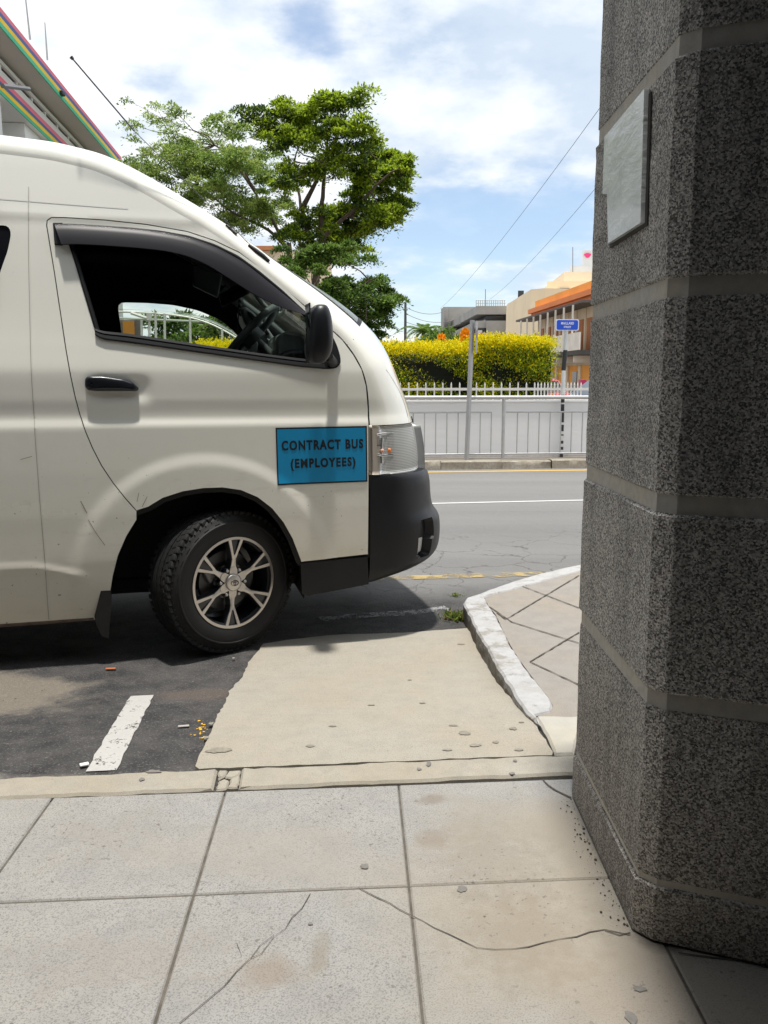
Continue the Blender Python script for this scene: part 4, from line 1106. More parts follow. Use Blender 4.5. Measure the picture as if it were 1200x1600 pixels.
zfine = np.unique(np.concatenate([np.linspace(zq.min(), zq.max()-.012, 44), zq[:2]])); Tb = np.interp(zfine, zq[order], np.array([b[1] for b in BZ])[order]); Yb = np.interp(zfine, zq[order], np.array([b[2] for b in BZ])[order])
for _ in range(3): Tb[1:-1] = np.where(zfine[1:-1] < zq.max()-.03, (Tb[:-2]+2*Tb[1:-1]+Tb[2:])/4, Tb[1:-1])
rows = [bump_row(z, a, b, x0b) for z, a, b in zip(zfine, Tb, Yb)]
V = np.array(rows); Mr = V[:, ::-1].copy(); Mr[..., 1] = VW-Mr[..., 1]; V = np.concatenate([V, Mr[:, 1:]], 1); nu, nv = V.shape[:2]
# fog lamp recess: push in the faces around it
PB = proj(V.reshape(-1, 3)).reshape(nu, nv, 2)
rec = ptin([(657, 817), (675, 811), (676, 835), (672, 856), (668, 868), (655, 872)], PB.reshape(-1, 2)).reshape(nu, nv)
hn = nv//2
rec[:, hn:] = False; rec[:, hn+1:] = rec[:, :hn][:, ::-1]
Vn = V.copy(); Vn[rec, 0] -= .03; Vn[..., 1] += np.where(rec & (V[..., 1] < VW/2), .03, 0)-np.where(rec & (V[..., 1] > VW/2), .03, 0)
bump = obj('bumper', Vn.reshape(-1, 3).tolist(), [(i*nv+j, i*nv+j+1, (i+1)*nv+j+1, (i+1)*nv+j) for i in range(nu-1) for j in range(nv-1)], m_bump, van); autosmooth(bump, 50)
# the lower lip and top ledge keep it closed
bk_ = [tuple(p) for p in V[0]]; 
obj('bumper_underside', bk_+[(min(x, x0b)-.02, y, z+.03) for x, y, z in bk_], [(i, i+1, nv+i+1, nv+i) for i in range(nv-1)], m_bump, van)
fp = None
fsel = ptin([(656.5, 846), (666.5, 843), (666.5, 864), (656.5, 870)], PB.reshape(-1, 2)).reshape(nu, nv)
fsel[:, hn:] = False
best = set(); seen = set()
for s0_ in map(tuple, np.argwhere(fsel)):
    if s0_ in seen: continue
    comp = set(); st_ = [s0_]
    while st_:
        a_ = st_.pop()
        if a_ in comp or not (0 <= a_[0] < nu and 0 <= a_[1] < nv) or not fsel[a_]: continue
        comp.add(a_); st_ += [(a_[0]+1, a_[1]), (a_[0]-1, a_[1]), (a_[0], a_[1]+1), (a_[0], a_[1]-1)]
    seen |= comp
    if len(comp) > len(best): best = comp
fsel[:] = False
for a_ in best: fsel[a_] = True
fl_v = []; fl_f = []; idm = {}
for i in range(nu-1):
    for j in range(hn):
        if fsel[i, j]:
            q = []
            for (a, b) in ((i, j), (i, j+1), (i+1, j+1), (i+1, j)):
                if (a, b) not in idm: idm[(a, b)] = len(fl_v); fl_v.append((Vn[a, b, 0]+.004, Vn[a, b, 1]-.006, Vn[a, b, 2]))
                q.append(idm[(a, b)])
            fl_f.append(tuple(q))
if fl_f:
    m_fog = mat('fog_lens', (.42, .43, .44), .15, metal=.5)
    obj('fog_light', fl_v, fl_f, m_fog, van, smooth=True)
    obj('fog_light', [(x, VW-y, z) for x, y, z in fl_v], [q[::-1] for q in fl_f], m_fog, van, smooth=True)
# ---- sill trim ahead of the wheel, wheel-arch liners, mudflap, underside
sk = SP([(470, 881), (522, 875), (574.5, 870), (575.5, 912), (545, 918), (482, 930), (472, 928)]); sk = resample(sk, .02)
panel('side_skirt', sk, [], m_bump, lambda x, z: ys_(x, np.full_like(x, .5))*0+.004+np.where(z > .42, 0, .0), van, step=.03, lip=.05)
m_linr = plain('wheel_liner', (.018, .018, .018), .85, .4, 8)
for cx in (AX, rax):
    for s_ in (0, 1):
        mb = MB(); n = 28; rad = .475; v = []
        for k in range(n+1):
            a = -.25+(math.pi+.5)*k/n
            for yy in (.012, .34): v.append((cx+rad*math.cos(a), yy if s_ == 0 else VW-yy, .37+rad*math.sin(a)))
        mb.add(v, [(2*k, 2*k+1, 2*k+3, 2*k+2) for k in range(n)])
        b = [(cx+rad*math.cos(-.25+(math.pi+.5)*k/n), .34 if s_ == 0 else VW-.34, .37+rad*math.sin(-.25+(math.pi+.5)*k/n)) for k in range(n+1)]
        mb.add(b, [tuple(range(n+1))]); mb.build('wheel_liner', m_linr, van)
# liner ribs
mb = MB()
mb.box((-1.85, VW/2, .27), (3.4-1.0, VW-.16, .05)); mb.box((-1.4, VW/2, .33), (.10, VW-.5, .12)); mb.tube([(-.6, .35, .30), (.6, .35, .30)], .035, 8)
mb.tube([(AX, .25, .33), (AX, VW-.25, .33)], .045, 8); mb.tube([(rax, .2, .33), (rax, VW-.2, .33)], .06, 8)
mb.build('chassis', plain('chassis_black', (.015, .014, .013), .8, .3, 5), van)
mf = [Vector(inv_side(*p)) for p in ((166, 904), (157, 925), (148, 962), (152, 975), (160, 989), (171, 993), (174, 950), (173, 905))]
mb = MB(); v = [(p.x, .0, p.y) for p in mf]+[(p.x-.012, .22, p.y+.01) for p in mf]; n = len(mf)
mb.add(v, [tuple(range(n))[::-1], tuple(range(n, 2*n))]+[(i, (i+1) % n, n+(i+1) % n, n+i) for i in range(n)]); mb.build('mudflap', plain('mudflap_rubber', (.022, .021, .02), .7, .4, 20), van)
# worn sill edge
sl_a, sl_b = SP([(-140, 983), (0, 975), (75, 970), (146, 965)]), SP([(-140, 992), (0, 982), (75, 977), (148, 971)])
ribbon('sill_edge', sl_a, sl_b, [(0, .0), (.15, -.002), (.5, .0), (1, .02)], plain('worn_sill', (.20, .15, .12), .8, .5, 20), van)
# raised rib (seams on the side panel)
def side_line(name, pts, w_, mt, parent, dy=-.0012):
    a = resample([Vector(p) for p in SP(pts)], .02, False, 2); mb = MB(); v = []
    for i, p in enumerate(a):
        d_ = (a[min(i+1, len(a)-1)]-a[max(i-1, 0)]).normalized(); pn = Vector((-d_.y, d_.x))*w_/2
        for q in (p+pn, p-pn): v.append((q.x, float(ys_(q.x, q.y))+dy, q.y))
    mb.add(v, [(2*i, 2*i+1, 2*i+3, 2*i+2) for i in range(len(a)-1)]); return mb.build(name, mt, parent)
m_seam = mat('seam_light', (.78, .77, .72), .25, coat=.5); m_seamd = mat('seam_shadow', (.40, .38, .32), .4)
side_line('panel_seam', [(46, 292), (46, 400), (49, 540), (54, 640), (62, 760), (72, 880), (78, 968)], .004, m_seam, side_near)
side_line('panel_seam', [(44.5, 292), (44.5, 400), (47.5, 540), (52.5, 640), (60.5, 760), (70.5, 880), (76.5, 968)], .0025, m_seamd, side_near, -.0014)
side_line('panel_seam', [(-200, 298), (0, 310.5), (45, 314), (120, 320), (200, 326)], .006, m_seam, side_near)
m_scr = mat('scratch_brown', (.20, .15, .11), .8)
for i, (pts, w_) in enumerate((([(126, 783), (136, 802)], .003), ([(138, 812), (150, 833), (164, 852)], .0022), ([(50, 713), (32, 718)], .002), ([(230, 776), (222, 792)], .002), ([(217, 770), (214, 784)], .0018))):
    side_line('scratch', pts, w_, m_scr, side_near if i < 3 else door_o)

# ---- mirror
mp = empty('door_mirror', (0, 0, 0)); mp.parent = van
def mirror_shape():
    # rows down the housing: (py, px_left, px_right) seen at 0.17 m outside the door
    rowsp = [(477, 492, 505), (480, 487, 509), (487, 483.5, 512.5), (497, 481.5, 515.5), (512, 480.5, 518), (528, 480, 519.5), (543, 479.5, 519), (555, 480.5, 516), (564, 483, 510), (569, 488, 504)]
    v = []; n = 20; rr = []
    for (py, xa, xb) in rowsp:
        a = inv_side(xa, py, -.17); b = inv_side(xb, py, -.17); rr.append((a[0], b[0], (a[1]+b[1])/2))
    for k, (xa, xb, z) in enumerate(rr):
        f_ = math.sin(math.pi*min(max((k+.6)/(len(rr)+.2), 0), 1))**.5; cx, hx_ = (xa+xb)/2, (xb-xa)/2; hy = .085*f_+.01
        yc = float(ys_(.45, 1.5))-.175
        for j in range(n):
            a = 2*math.pi*j/n; c_, s2 = math.cos(a), math.sin(a)
            # flat rear (mirror) face at the back, rounded front
            X = cx+hx_*(abs(c_)**(.55 if c_ < 0 else .9))*math.copysign(1, c_); Y = yc+hy*(abs(s2)**.75)*math.copysign(1, s2)
            v.append((X, Y, z))
    m_ = len(rr); f = [(k*n+j, (k+1)*n+j, (k+1)*n+(j+1) % n, k*n+(j+1) % n) for k in range(m_-1) for j in range(n)]
    f += [tuple(range(n)), tuple((m_-1)*n+j for j in range(n))[::-1]]
    return v, f
v, f = mirror_shape(); mh = obj('housing', v, f, m_bump, mp, smooth=True); ss_ = mh.modifiers.new('s', 'SUBSURF'); ss_.levels = 1; ss_.render_levels = 2
yb = float(ys_(.5, 1.42)); arm = [(inv_side(508, 558)[0], yb-.09, inv_side(508, 558)[1]), (inv_side(518, 566)[0], yb-.03, inv_side(518, 566)[1]), (inv_side(522, 568)[0], yb+.02, inv_side(522, 568)[1])]
mb = MB(); mb.tube(arm, [.022, .024, .028], 10); mb.build('mirror_arm', m_trim, mp, smooth=60)
sb = SP([(478, 486), (487, 480), (500, 496), (516, 519), (526, 540), (531, 556), (532, 567), (526, 575), (512, 577), (480, 574), (474, 545), (480, 520)])
panel('mirror_base', resample(sb, .015, True, 1), [], m_trim, lambda x, z: ys_(x, z)-.010, mp, step=.05, lip=.02)
yc = float(ys_(.45, 1.5))
mf_ = [(inv_side(482.5, 497, -.17)[0]-.004, yc-.155-.05, 1.66), (inv_side(481, 545, -.17)[0]-.004, yc-.155-.05, 1.47)]
mb = MB(); mb.box((mf_[0][0], yc-.155, (mf_[0][2]+mf_[1][2])/2), (.006, .12, .17), bev=.002); mb.build('mirror_glass', mat('mirror', (.5, .52, .55), .05, metal=1), mp)
# far side mirror seen through the windscreen: looped arm and housing
fm = mat('far_mirror_plastic', (.25, .27, .26), .4)
mb = MB(); c_ = camL+rayL(419, 464)*((.62-camL.y)/rayL(419, 464).y)
mb.tube([c_+Vector((math.cos(a)*.075+math.sin(a)*.02, 0, -math.cos(a)*.075+math.sin(a)*.045)) for a in lin(0, 2*math.pi, 21)], .014, 8); mb.build('view_mirror', fm, van, smooth=60)
mb = MB(); mb.box((.50, VW+.17, 1.55), (.10, .18, .26), bev=.035); mb.build('door_mirror', m_bump, van, smooth=50)
# ---- antenna and roof clip
An = lambda px, py, yy: (camL+rayL(px, py)*((yy-camL.y)/rayL(px, py).y))
a0, a1, a2 = An(111, 89, .17), An(210, 205, .17), An(418, 409, .185)
mb = MB(); mb.tube([a0, a0+(a1-a0)*.03], [.009, .007], 8); mb.tube([a0, a1], .0036, 8); mb.tube([a1, a2], .0018, 6); mb.build('antenna', mat('antenna_steel', (.16, .16, .18), .35, metal=.7), van, smooth=60)
m_blk = mat('clip_black', (.01, .01, .01), .5)
for i, pl in enumerate((((353, 353.5), (364, 363.5), (369, 368)), ((387, 384), (398, 393), (410, 402), (419, 410)))):
    P = []
    for px, py in pl: 
        u_, d_ = inv_wrap(px, py); P.append(Vector(wrap_pts([u_], [d_], .006)[0]))
    mb = MB(); mb.tube(P, [.006]+[.011 if i else .007]*(len(P)-2)+[.008], 8); mb.build('antenna_mount', m_blk, van, smooth=60)

# ---- interior
m_dash = plain('dash_grey', (.20, .23, .225), .55, .15, 20); m_dashl = plain('dash_light', (.42, .47, .46), .5, .1, 20); m_dk = mat('interior_black', (.012, .013, .014), .5)
def xz(px, py, yy): p = An(px, py, yy); return p.x, p.z
inn_ = empty('interior', (0, 0, 0)); inn_.parent = van
def prof(name, pts, yy, y0, y1, mt, bev=0, parent=None):
    P = [xz(px, py, yy) for px, py in pts]; n = len(P)
    v = [(x, y0, z) for x, z in P]+[(x, y1, z) for x, z in P]
    o = obj(name, v, [tuple(range(n)), tuple(range(n, 2*n))[::-1]]+[(i, n+i, n+(i+1) % n, (i+1) % n) for i in range(n)], mt, parent or inn_)
    if bev:
        b = o.modifiers.new('b', 'BEVEL'); b.width = bev; b.segments = 3; autosmooth(o, 40)
    return o
prof('dashboard', [(424, 600), (426, 566), (440, 550), (455, 546), (490, 546), (505, 555), (510, 600)], .15, .10, VW-.10, m_dk, .02)
prof('instrument_hood', [(431, 560), (431, 530), (436, 522), (446, 519), (462, 522), (472, 530), (474, 562)], .25, .16, .62, m_dash, .025)
prof('instrument_hood', [(437, 523), (446, 518), (464, 521), (472, 527), (455, 526)], .25, .155, .60, m_dashl, .01)
# centre stack: long grey console running across towards the far side, with dark vents
st_px = [(372, 486), (380, 481), (392, 490), (410, 508), (424, 528), (436, 548), (430, 556), (408, 556), (392, 530), (378, 505)]
prof('centre_console', st_px, .85, .72, 1.02, m_dash, .02)
prof('vent', [(384, 488), (390, 490), (402, 503), (400, 508), (392, 502)], .80, .70, .73, m_dk, .004)
prof('vent', [(406, 510), (412, 513), (419, 524), (414, 525)], .80, .70, .73, m_dk, .004)
prof('switch_panel', [(414, 530), (424, 534), (430, 545), (420, 545)], .80, .70, .715, m_dashl, .003)
prof('column_cover', [(388, 548), (396, 532), (402, 536), (400, 552), (396, 562)], .42, .36, .48, m_dashl, .008)
# steering wheel
c_ = An(391, 524, .42); vw_ = rayL(395, 528).normalized(); xp_ = Vector((vw_.y, -vw_.x, 0)).normalized(); ax = (xp_*.72-Vector((0, 0, .69))-vw_*.10).normalized(); q = ax.to_track_quat('Z', 'Y')
mb = MB(); ring = [c_+q @ Vector((math.cos(a)*.19, math.sin(a)*.19, 0)) for a in lin(0, 2*math.pi, 41)]; mb.tube(ring, .019, 10, caps=False)
for a in (0.2, math.pi-.2, -math.pi/2): mb.tube([c_, c_+q @ Vector((math.cos(a)*.18, math.sin(a)*.18, 0))], .013, 8)
mb.tube([c_-ax*.0, c_+ax*.05], .06, 14); mb.tube([c_, c_+ax*.35], .025, 8)
mb.build('steering_wheel', plain('wheel_grey', (.10, .12, .12), .45, .1, 20), inn_, smooth=50)
# rear-view mirror with hanging charm
c_ = An(366, 459, .80); mb = MB(); mb.box((0, 0, 0), (.035, .225, .075), bev=.016); o = mb.build('rear_view_mirror', m_dk, inn_, smooth=50); o.location = c_; o.rotation_euler = (R(-16), 0, R(38))
mb = MB(); h0 = An(378, 444, .82); mb.tube([c_, h0, An(384, 432, .82)], .012, 8); mb.build('mirror_stem', m_dk, inn_, smooth=60)
mb = MB(); t0, t1 = An(373, 466, .78), An(372, 520, .78); mb.tube([t0, t1], .0028, 6)
for (px, py, r_) in ((375, 470, .010), (375, 478, .010), (375, 486, .011), (377, 490, .016)):
    bm = bmesh.new(); bmesh.ops.create_uvsphere(bm, u_segments=8, v_segments=6, radius=r_); cc_ = An(px, py, .78)
    for v in bm.verts: v.co += cc_
    bm.verts.index_update(); mb.add([v.co.copy() for v in bm.verts], [[v.index for v in f.verts] for f in bm.faces]); bm.free()
mb.build('hanging_charm', mat('charm', (.02, .02, .02), .4), inn_, smooth=50)
# sun visors, far pillar trims, grab handle, seats, bulkhead
prof('sun_visor', [(300, 420), (345, 436), (338, 470), (300, 452)], 1.25, 1.05, 1.10, m_dash, .01)
mb = MB(); mb.tube([An(228, 466, 1.55), An(240, 470, 1.52), An(270, 471, 1.52), An(280, 468, 1.55)], .010, 8); mb.build('grab_handle', m_dash, inn_, smooth=60)
wl = [p for p in wrap_pts(np.linspace(u_ws0, u_ws1+1, 16), np.full(16, .10), -.035)]
for s_ in (0, 1):
    mb = MB(); mb.tube([Vector((x-(.10 if s_ else .03), y+.015 if s_ == 0 else VW-y-.015, z-.02)) for x, y, z in wl], .035 if s_ else .03, 10); mb.build('pillar_trim', m_dash if s_ else m_dk, inn_, smooth=60)
mb = MB(); mb.box((-.98, VW/2, 1.25), (.03, VW-.12, 1.75)); mb.build('bulkhead', m_inner, inn_)
mb = MB(); mb.box((-.2, VW/2, .86), (1.75, VW-.14, .05)); mb.box((-2.4, VW/2, .5), (2.6, VW-.14, .05)); mb.build('cab_floor', m_inner, inn_)
for s_ in (0, 1):
    y0 = .42 if s_ == 0 else VW-.42
    st = empty('seat', (0, 0, 0)); st.parent = inn_
    mb = MB(); mb.box((-.38, y0, .98), (.5, .48, .14), bev=.04); mb.build('cushion', m_inner, st, smooth=50)
    mb = MB(); mb.box((-.70, y0, 1.28), (.13, .46, .62), Matrix.Rotation(R(-12), 3, 'Y'), bev=.045); mb.build('backrest', m_inner, st, smooth=50)
    mb = MB(); mb.box((-.78, y0, 1.68), (.09, .25, .16), Matrix.Rotation(R(-12), 3, 'Y'), bev=.035); mb.build('headrest', m_inner, st, smooth=50)
# tail: close the back
zb = np.interp(xback, EP[:, 0], EP[:, 1]); 
mb = MB(); nb = 24; zs_b = np.linspace(.30, float(zb), nb); yy = ys_(np.full(nb, xback), zs_b)
v = []
for z, y in zip(zs_b, yy):
    for k in range(13): v.append((xback-.10*(1-abs(k/6-1)**2.5), y+(VW-2*y)*k/12, z))
mb.add(v, [(j*13+k, (j+1)*13+k, (j+1)*13+k+1, j*13+k+1) for j in range(nb-1) for k in range(12)]); mb.build('tailgate', m_paint, van, smooth=30)

# ---- wheels
m_tyre = plain('tyre_rubber', (.009, .009, .0095), .66, .35, 14, bump=.2)
m_alloy = mat('machined_alloy', (.60, .565, .53), .33, metal=.85); m_rimd = mat('rim_dark', (.022, .024, .030), .30, coat=.3); m_nut = mat('lug_nut', (.45, .44, .43), .3, metal=.9)
WR, WRR, WWID = .350, .205, .205
def lathe(mb, prof_, n, mi=0, closed=False):
    b = len(mb.v)
    for k in range(n):
        a = 2*math.pi*k/n
        for (r_, y_) in prof_: mb.v.append((r_*math.cos(a), y_, r_*math.sin(a)))
    m_ = len(prof_)
    for k in range(n):
        for j in range(m_-1):
            mb.f.append((b+k*m_+j, b+((k+1) % n)*m_+j, b+((k+1) % n)*m_+j+1, b+k*m_+j+1)); mb.m.append(mi)
def make_wheel():
    root = empty('wheel', (0, 0, 0)); root.parent = van
    mb = MB()      # outboard face at y = 0 (towards -y), tyre body behind it
    pr = [(.200, .012), (.212, .000), (.235, -.010), (.262, -.016), (.288, -.014), (.290, -.017), (.296, -.017), (.300, -.012), (.318, -.004), (.332, .006), (.338, .014), (.343, .018), (.346, .030), (.347, .062), (.342, .063), (.342, .070), (.348, .071), (.349, .100), (.343, .101), (.343, .109), (.349, .110), (.348, .140), (.342, .141), (.342, .148), (.346, .149), (.345, .176), (.335, .190), (.30, .215), (.25, .215), (.205, .195)]
    lathe(mb, pr, 96)
    nb_ = 60
    for k in range(nb_):   # shoulder blocks and small sidewall ribs
        a = 2*math.pi*k/nb_; Rt = Matrix.Rotation(-a, 3, 'Y')
        c_ = Rt @ Vector((.3365, .020, 0)); mb.box(c_, (.018, .034, .0315), Rt @ Matrix.Rotation(R(18), 3, 'X'), bev=.003)
        c_ = Rt @ Vector((.3395, .181, 0)); mb.box(c_, (.018, .030, .0225), Rt, bev=.003)
        c_ = Rt @ Vector((.318, .001, 0)); mb.box(c_, (.020, .008, .002), Rt @ Matrix.Rotation(R(-22), 3, 'Z'))
        if k % 2 == 0:
            c_ = Rt @ Vector((.304, -.009, .010)); mb.box(c_, (.003, .006, .026), Rt)
    for k in range(nb_):
        a = 2*math.pi*(k+.5)/nb_; Rt = Matrix.Rotation(-a, 3, 'Y')
        for yy_ in (.046, .086, .125):
            mb.box(Rt @ Vector((.3468, yy_, 0)), (.0045, .026, .0235), Rt @ Matrix.Rotation(R(25), 3, 'X'))
    mb.build('tyre', m_tyre, root, smooth=35)
    mb = MB(); lathe(mb, [(.207, .020), (.2085, -.004), (.206, -.0075), (.1965, -.0075), (.193, .002), (.190, .05), (.183, .14), (.16, .15)], 96); rim = mb.build('rim', [m_rimd], root, smooth=40); rim.scale = (1.075, 1, 1.075)
    mb = MB(); lathe(mb, [(.2075, -.001), (.2070, -.0085), (.1955, -.0085), (.1945, -.002)], 96); mb.build('rim_lip', m_alloy, rim, smooth=30)
    def spoke(mb, top_y, depth, grow=0.0, mi=0):
        for k in range(6):
            a0 = math.pi/2+k*math.pi/3
            for s_ in (1, -1):
                # one arm of the Y, from the hub to the lip
                g_ = grow
                pts = [(.062, s_*-.001), (.062, s_*(.016+g_)), (.078, s_*(.011+g_)), (.105, s_*(.0085+g_)), (.135, s_*(.0175+g_)), (.198, s_*(.0395+g_)), (.198, s_*(.0245-g_)), (.128, s_*max(.0010, .0045-g_)), (.122, s_*-.001)]
                P = [(r_*math.cos(a0)-y_*math.sin(a0), r_*math.sin(a0)+y_*math.cos(a0), r_) for r_, y_ in pts]
                n = len(P); dish = lambda r_: .016*(1-sst(.06, .2, r_))
                v = [(x, top_y+float(dish(r_)), z) for x, z, r_ in P]+[(x, top_y+depth+float(dish(r_)), z) for x, z, r_ in P]
                mb.add(v, [tuple(range(n)), tuple(range(n, 2*n))[::-1]]+[(i, n+i, n+(i+1) % n, (i+1) % n) for i in range(n)], mi)
    mb = MB(); spoke(mb, -.0085, .0045); sp_ = mb.build('spokes', m_alloy, rim)
    mb = MB(); spoke(mb, -.0042, .042, .0025)
    for k in range(6):      # dark web between the arms of each Y
        a0 = math.pi/2+k*math.pi/3; pts = [(.12, -.002), (.12, .002), (.198, .030), (.198, -.030)]
        P = [(r_*math.cos(a0)-y_*math.sin(a0), r_*math.sin(a0)+y_*math.cos(a0)) for r_, y_ in pts]
        v = [(x, .004, z) for x, z in P]+[(x, .035, z) for x, z in P]; mb.add(v, [(0, 1, 2, 3), (7, 6, 5, 4), (0, 4, 5, 1), (1, 5, 6, 2), (2, 6, 7, 3), (3, 7, 4, 0)])
    mb.build('spoke_backing', m_rimd, rim)
    # hub plate with scalloped lug pockets
    mb = MB(); n = 120; v = []
    for k in range(n):
        a = 2*math.pi*k/n; ph = (a-math.pi/2-math.pi/6) % (math.pi/3); ph = min(ph, math.pi/3-ph)
        r_ = .070-.028*math.exp(-(ph/.20)**2); v.append((r_, a))
    vv_ = [(r_*math.cos(a), .004, r_*math.sin(a)) for r_, a in v]; vb_ = [(r_*math.cos(a), .04, r_*math.sin(a)) for r_, a in v]
    mb.add(vv_+vb_, [tuple(range(n))]+[(i, n+i, n+(i+1) % n, (i+1) % n) for i in range(n)]); hub = mb.build('hub_plate', m_alloy, rim)
    mb = MB(); lathe(mb, [(.0395, .006), (.0390, -.004), (.036, -.008), (.030, -.0095), (.0001, -.0105)], 48); cap = mb.build('centre_cap', m_alloy, rim, smooth=40)
    mb = MB()
    def ell(rx, rz, cx=0, cz=0, r_=.0011): mb.tube([(cx+rx*math.cos(a), -.0122, cz+rz*math.sin(a)) for a in lin(0, 2*math.pi, 33)], r_, 6, caps=False)
    ell(.0185, .0125); ell(.0125, .0045, 0, .0065); ell(.0046, .0118, 0, .0)
    mb.build('cap_emblem', mat('emblem', (.10, .09, .085), .35, metal=.6), cap, smooth=60)
    for k in range(6):
        mb = MB(); a = math.pi/2+math.pi/6+k*math.pi/3; c_ = Vector((.062*math.cos(a), .028, .062*math.sin(a)))
        mb.tube([c_+Vector((0, .02, 0)), c_+Vector((0, .008, 0))], .0205, 20)
        mb.tube([c_+Vector((0, .02, 0)), c_+Vector((0, -.012, 0))], .0115, 6); mb.tube([c_+Vector((0, -.012, 0)), c_+Vector((0, -.022, 0))], [.009, .0085], 10)
        c_ = Vector((.062*math.cos(a), .004, .062*math.sin(a))); b_ = len(mb.f); mb.tube([c_, c_+Vector((0, -.0035, 0))], [.0085, .006], 10, mi=1)
        mb.build('lug_nut', [m_rimd, m_nut], rim, smooth=40)
    mb = MB(); lathe(mb, [(.145, .075), (.146, .085), (.145, .095), (.02, .095)], 48); lathe(mb, [(.02, .07), (.145, .075)], 48); lathe(mb, [(.075, .04), (.078, .10)], 32); mb.build('brake_disc', mat('disc', (.10, .10, .105), .4, metal=.7), root, smooth=40)
    mb = MB(); mb.box((-.11, .075, .06), (.06, .06, .13), Matrix.Rotation(R(-30), 3, 'Y'), bev=.01); mb.build('brake_caliper', mat('caliper', (.16, .16, .17), .4, metal=.5), root, smooth=50)
    return root
wh = make_wheel()
def copy_tree(o, parent=None):
    c = o.copy(); COL.objects.link(c); c.parent = parent
    for ch in list(o.children): copy_tree(ch, c)
    return c
hub_w = on_pl(365, 907, Mv @ Vector((0, .03, .35)), Vector((math.sin(VYAW+R(14)), -math.cos(VYAW+R(14)), 0)))
hubL = Mvi @ hub_w
print('hub local', tuple(round(q, 3) for q in hubL))
wh.location = (hubL.x, hubL.y, .349); wh.rotation_euler = (0, R(4), R(41)-VYAW)
for (x_, y_, rz_) in ((AX-2.57, .055, 0), (AX-2.57, VW-.055, math.pi), (hubL.x, VW-.055, math.pi+R(20))):
    c_ = copy_tree(wh, van); c_.location = (x_, y_, .349); c_.rotation_euler = (0, 0, rz_)

# ================================================================== FAR SIDE OF THE STREET
SA = R(6.6); SO = Vector((1.80, 12.74)); sdv = Vector((math.cos(SA), math.sin(SA))); snv = Vector((-sdv.y, sdv.x))
def S(s, t_, z=0.0): p = SO+sdv*s+snv*t_; return Vector((p.x, p.y, z))
PZ = .03
def s_at(px, py, t_):                    # distance along the street where a direction meets the line t
    p = on_pl(px, py, S(0, t_), Vector((snv.x, snv.y, 0))); return (p.to_2d()-SO).dot(sdv), p.z
m_fk = concrete('old_kerb_stone', (.30, .26, .20), .6, .45, 3, warm=(.40, .37, .31), bump=1.0)
def sbox(mb, s0, s1, t0, t1, z0, z1, mi=0):
    v = [S(a, b, z) for z in (z0, z1) for a, b in ((s0, t0), (s1, t0), (s1, t1), (s0, t1))]
    mb.add(v, [(3, 2, 1, 0), (4, 5, 6, 7), (0, 1, 5, 4), (1, 2, 6, 5), (2, 3, 7, 6), (3, 0, 4, 7)], mi)
# kerb as a rough row of stones
mb = MB(); rg = random.Random(5); s_ = -30
while s_ < 40:
    l_ = rg.uniform(.5, 1.0); d0 = rg.uniform(-.02, .015); top_ = PZ+rg.uniform(-.012, .008)
    n = 8; v = []
    for k in range(n+1):
        ss = s_+(l_-.01)*k/n; v += [S(ss, d0+rg.uniform(-.012, .012)-.02, -.14), S(ss, d0+rg.uniform(-.012, .012)-.01, -.05), S(ss, d0+rg.uniform(-.01, .01), top_-.015), S(ss, d0+.03, top_), S(ss, d0+.16, top_)]
    mb.add(v, [(k*5+j, (k+1)*5+j, (k+1)*5+j+1, k*5+j+1) for k in range(n) for j in range(4)]); s_ += l_
tag(mb.build('far_kerb', m_fk, smooth=50), kind='structure')
m_fp = concrete('far_pavement_concrete', (.20, .185, .165), .4, .25, 1.5, bump=.4)
mb = MB(); sbox(mb, -30, 40, .14, 60, -.3, PZ-.004); tag(mb.build('far_pavement', m_fp), kind='structure')
# low white wall
m_ww = plain('white_wall_paint', (.86, .86, .865), .75, .10, 5, bump=.35); t = T(m_ww)
lw = t.noise(3, 4, .6, stretch=(.4, 1, 5)); t.bump(lw, .25, .01)
szw = t.n('ShaderNodeSeparateXYZ'); t.l(t.co, szw.inputs[0])
cw = t.mix(t.ramp(t.math('ADD', szw.outputs[2], t.math('MULTIPLY', t.noise(7, 5, .7), .10)), [(.06, .8), (.15, 0)]), (.86, .86, .865), (.30, .27, .22)); t.base(cw)
t_w = .62; s1w, _ = s_at(960, 650, t_w); zt_w = s_at(785, 628, t_w)[1]
mb = MB(); sbox(mb, -26, s1w, t_w, t_w+.16, -.2, zt_w); sbox(mb, -26, s1w, t_w-.02, t_w+.18, zt_w-.02+.021, zt_w+.03)
tag(mb.build('garden_wall', m_ww), 'low white painted garden wall behind the street railing', 'wall')
# picket fence on the wall
zt_p = s_at(785, 597, t_w+.08)[1]; zr_p = s_at(785, 608, t_w+.08)[1]; z0p = zt_w+.03
m_pk = plain('fence_white', (.72, .70, .66), .55, .08, 8)
pf = empty('picket_fence', S(0, t_w+.08, z0p), 0, 'short white steel picket fence standing on the low garden wall', 'fence'); pl0 = -Vector(pf.location)
def loc0(o, par): o.location = -Vector(par.location); return o
mb = MB(); sbox(mb, -24, s1w-.05, t_w+.065, t_w+.095, zr_p-.02, zr_p+.02); sbox(mb, -24, s1w-.05, t_w+.065, t_w+.095, z0p+.02, z0p+.05); loc0(mb.build('rail', m_pk, pf), pf)
s_a, s_b = s_at(640, 600, t_w)[0], s_at(838, 600, t_w)[0]; pitch = (s_at(654.6, 600, t_w)[0]-s_at(641.2, 600, t_w)[0])
ss = s_a-pitch*34; cnt = 0
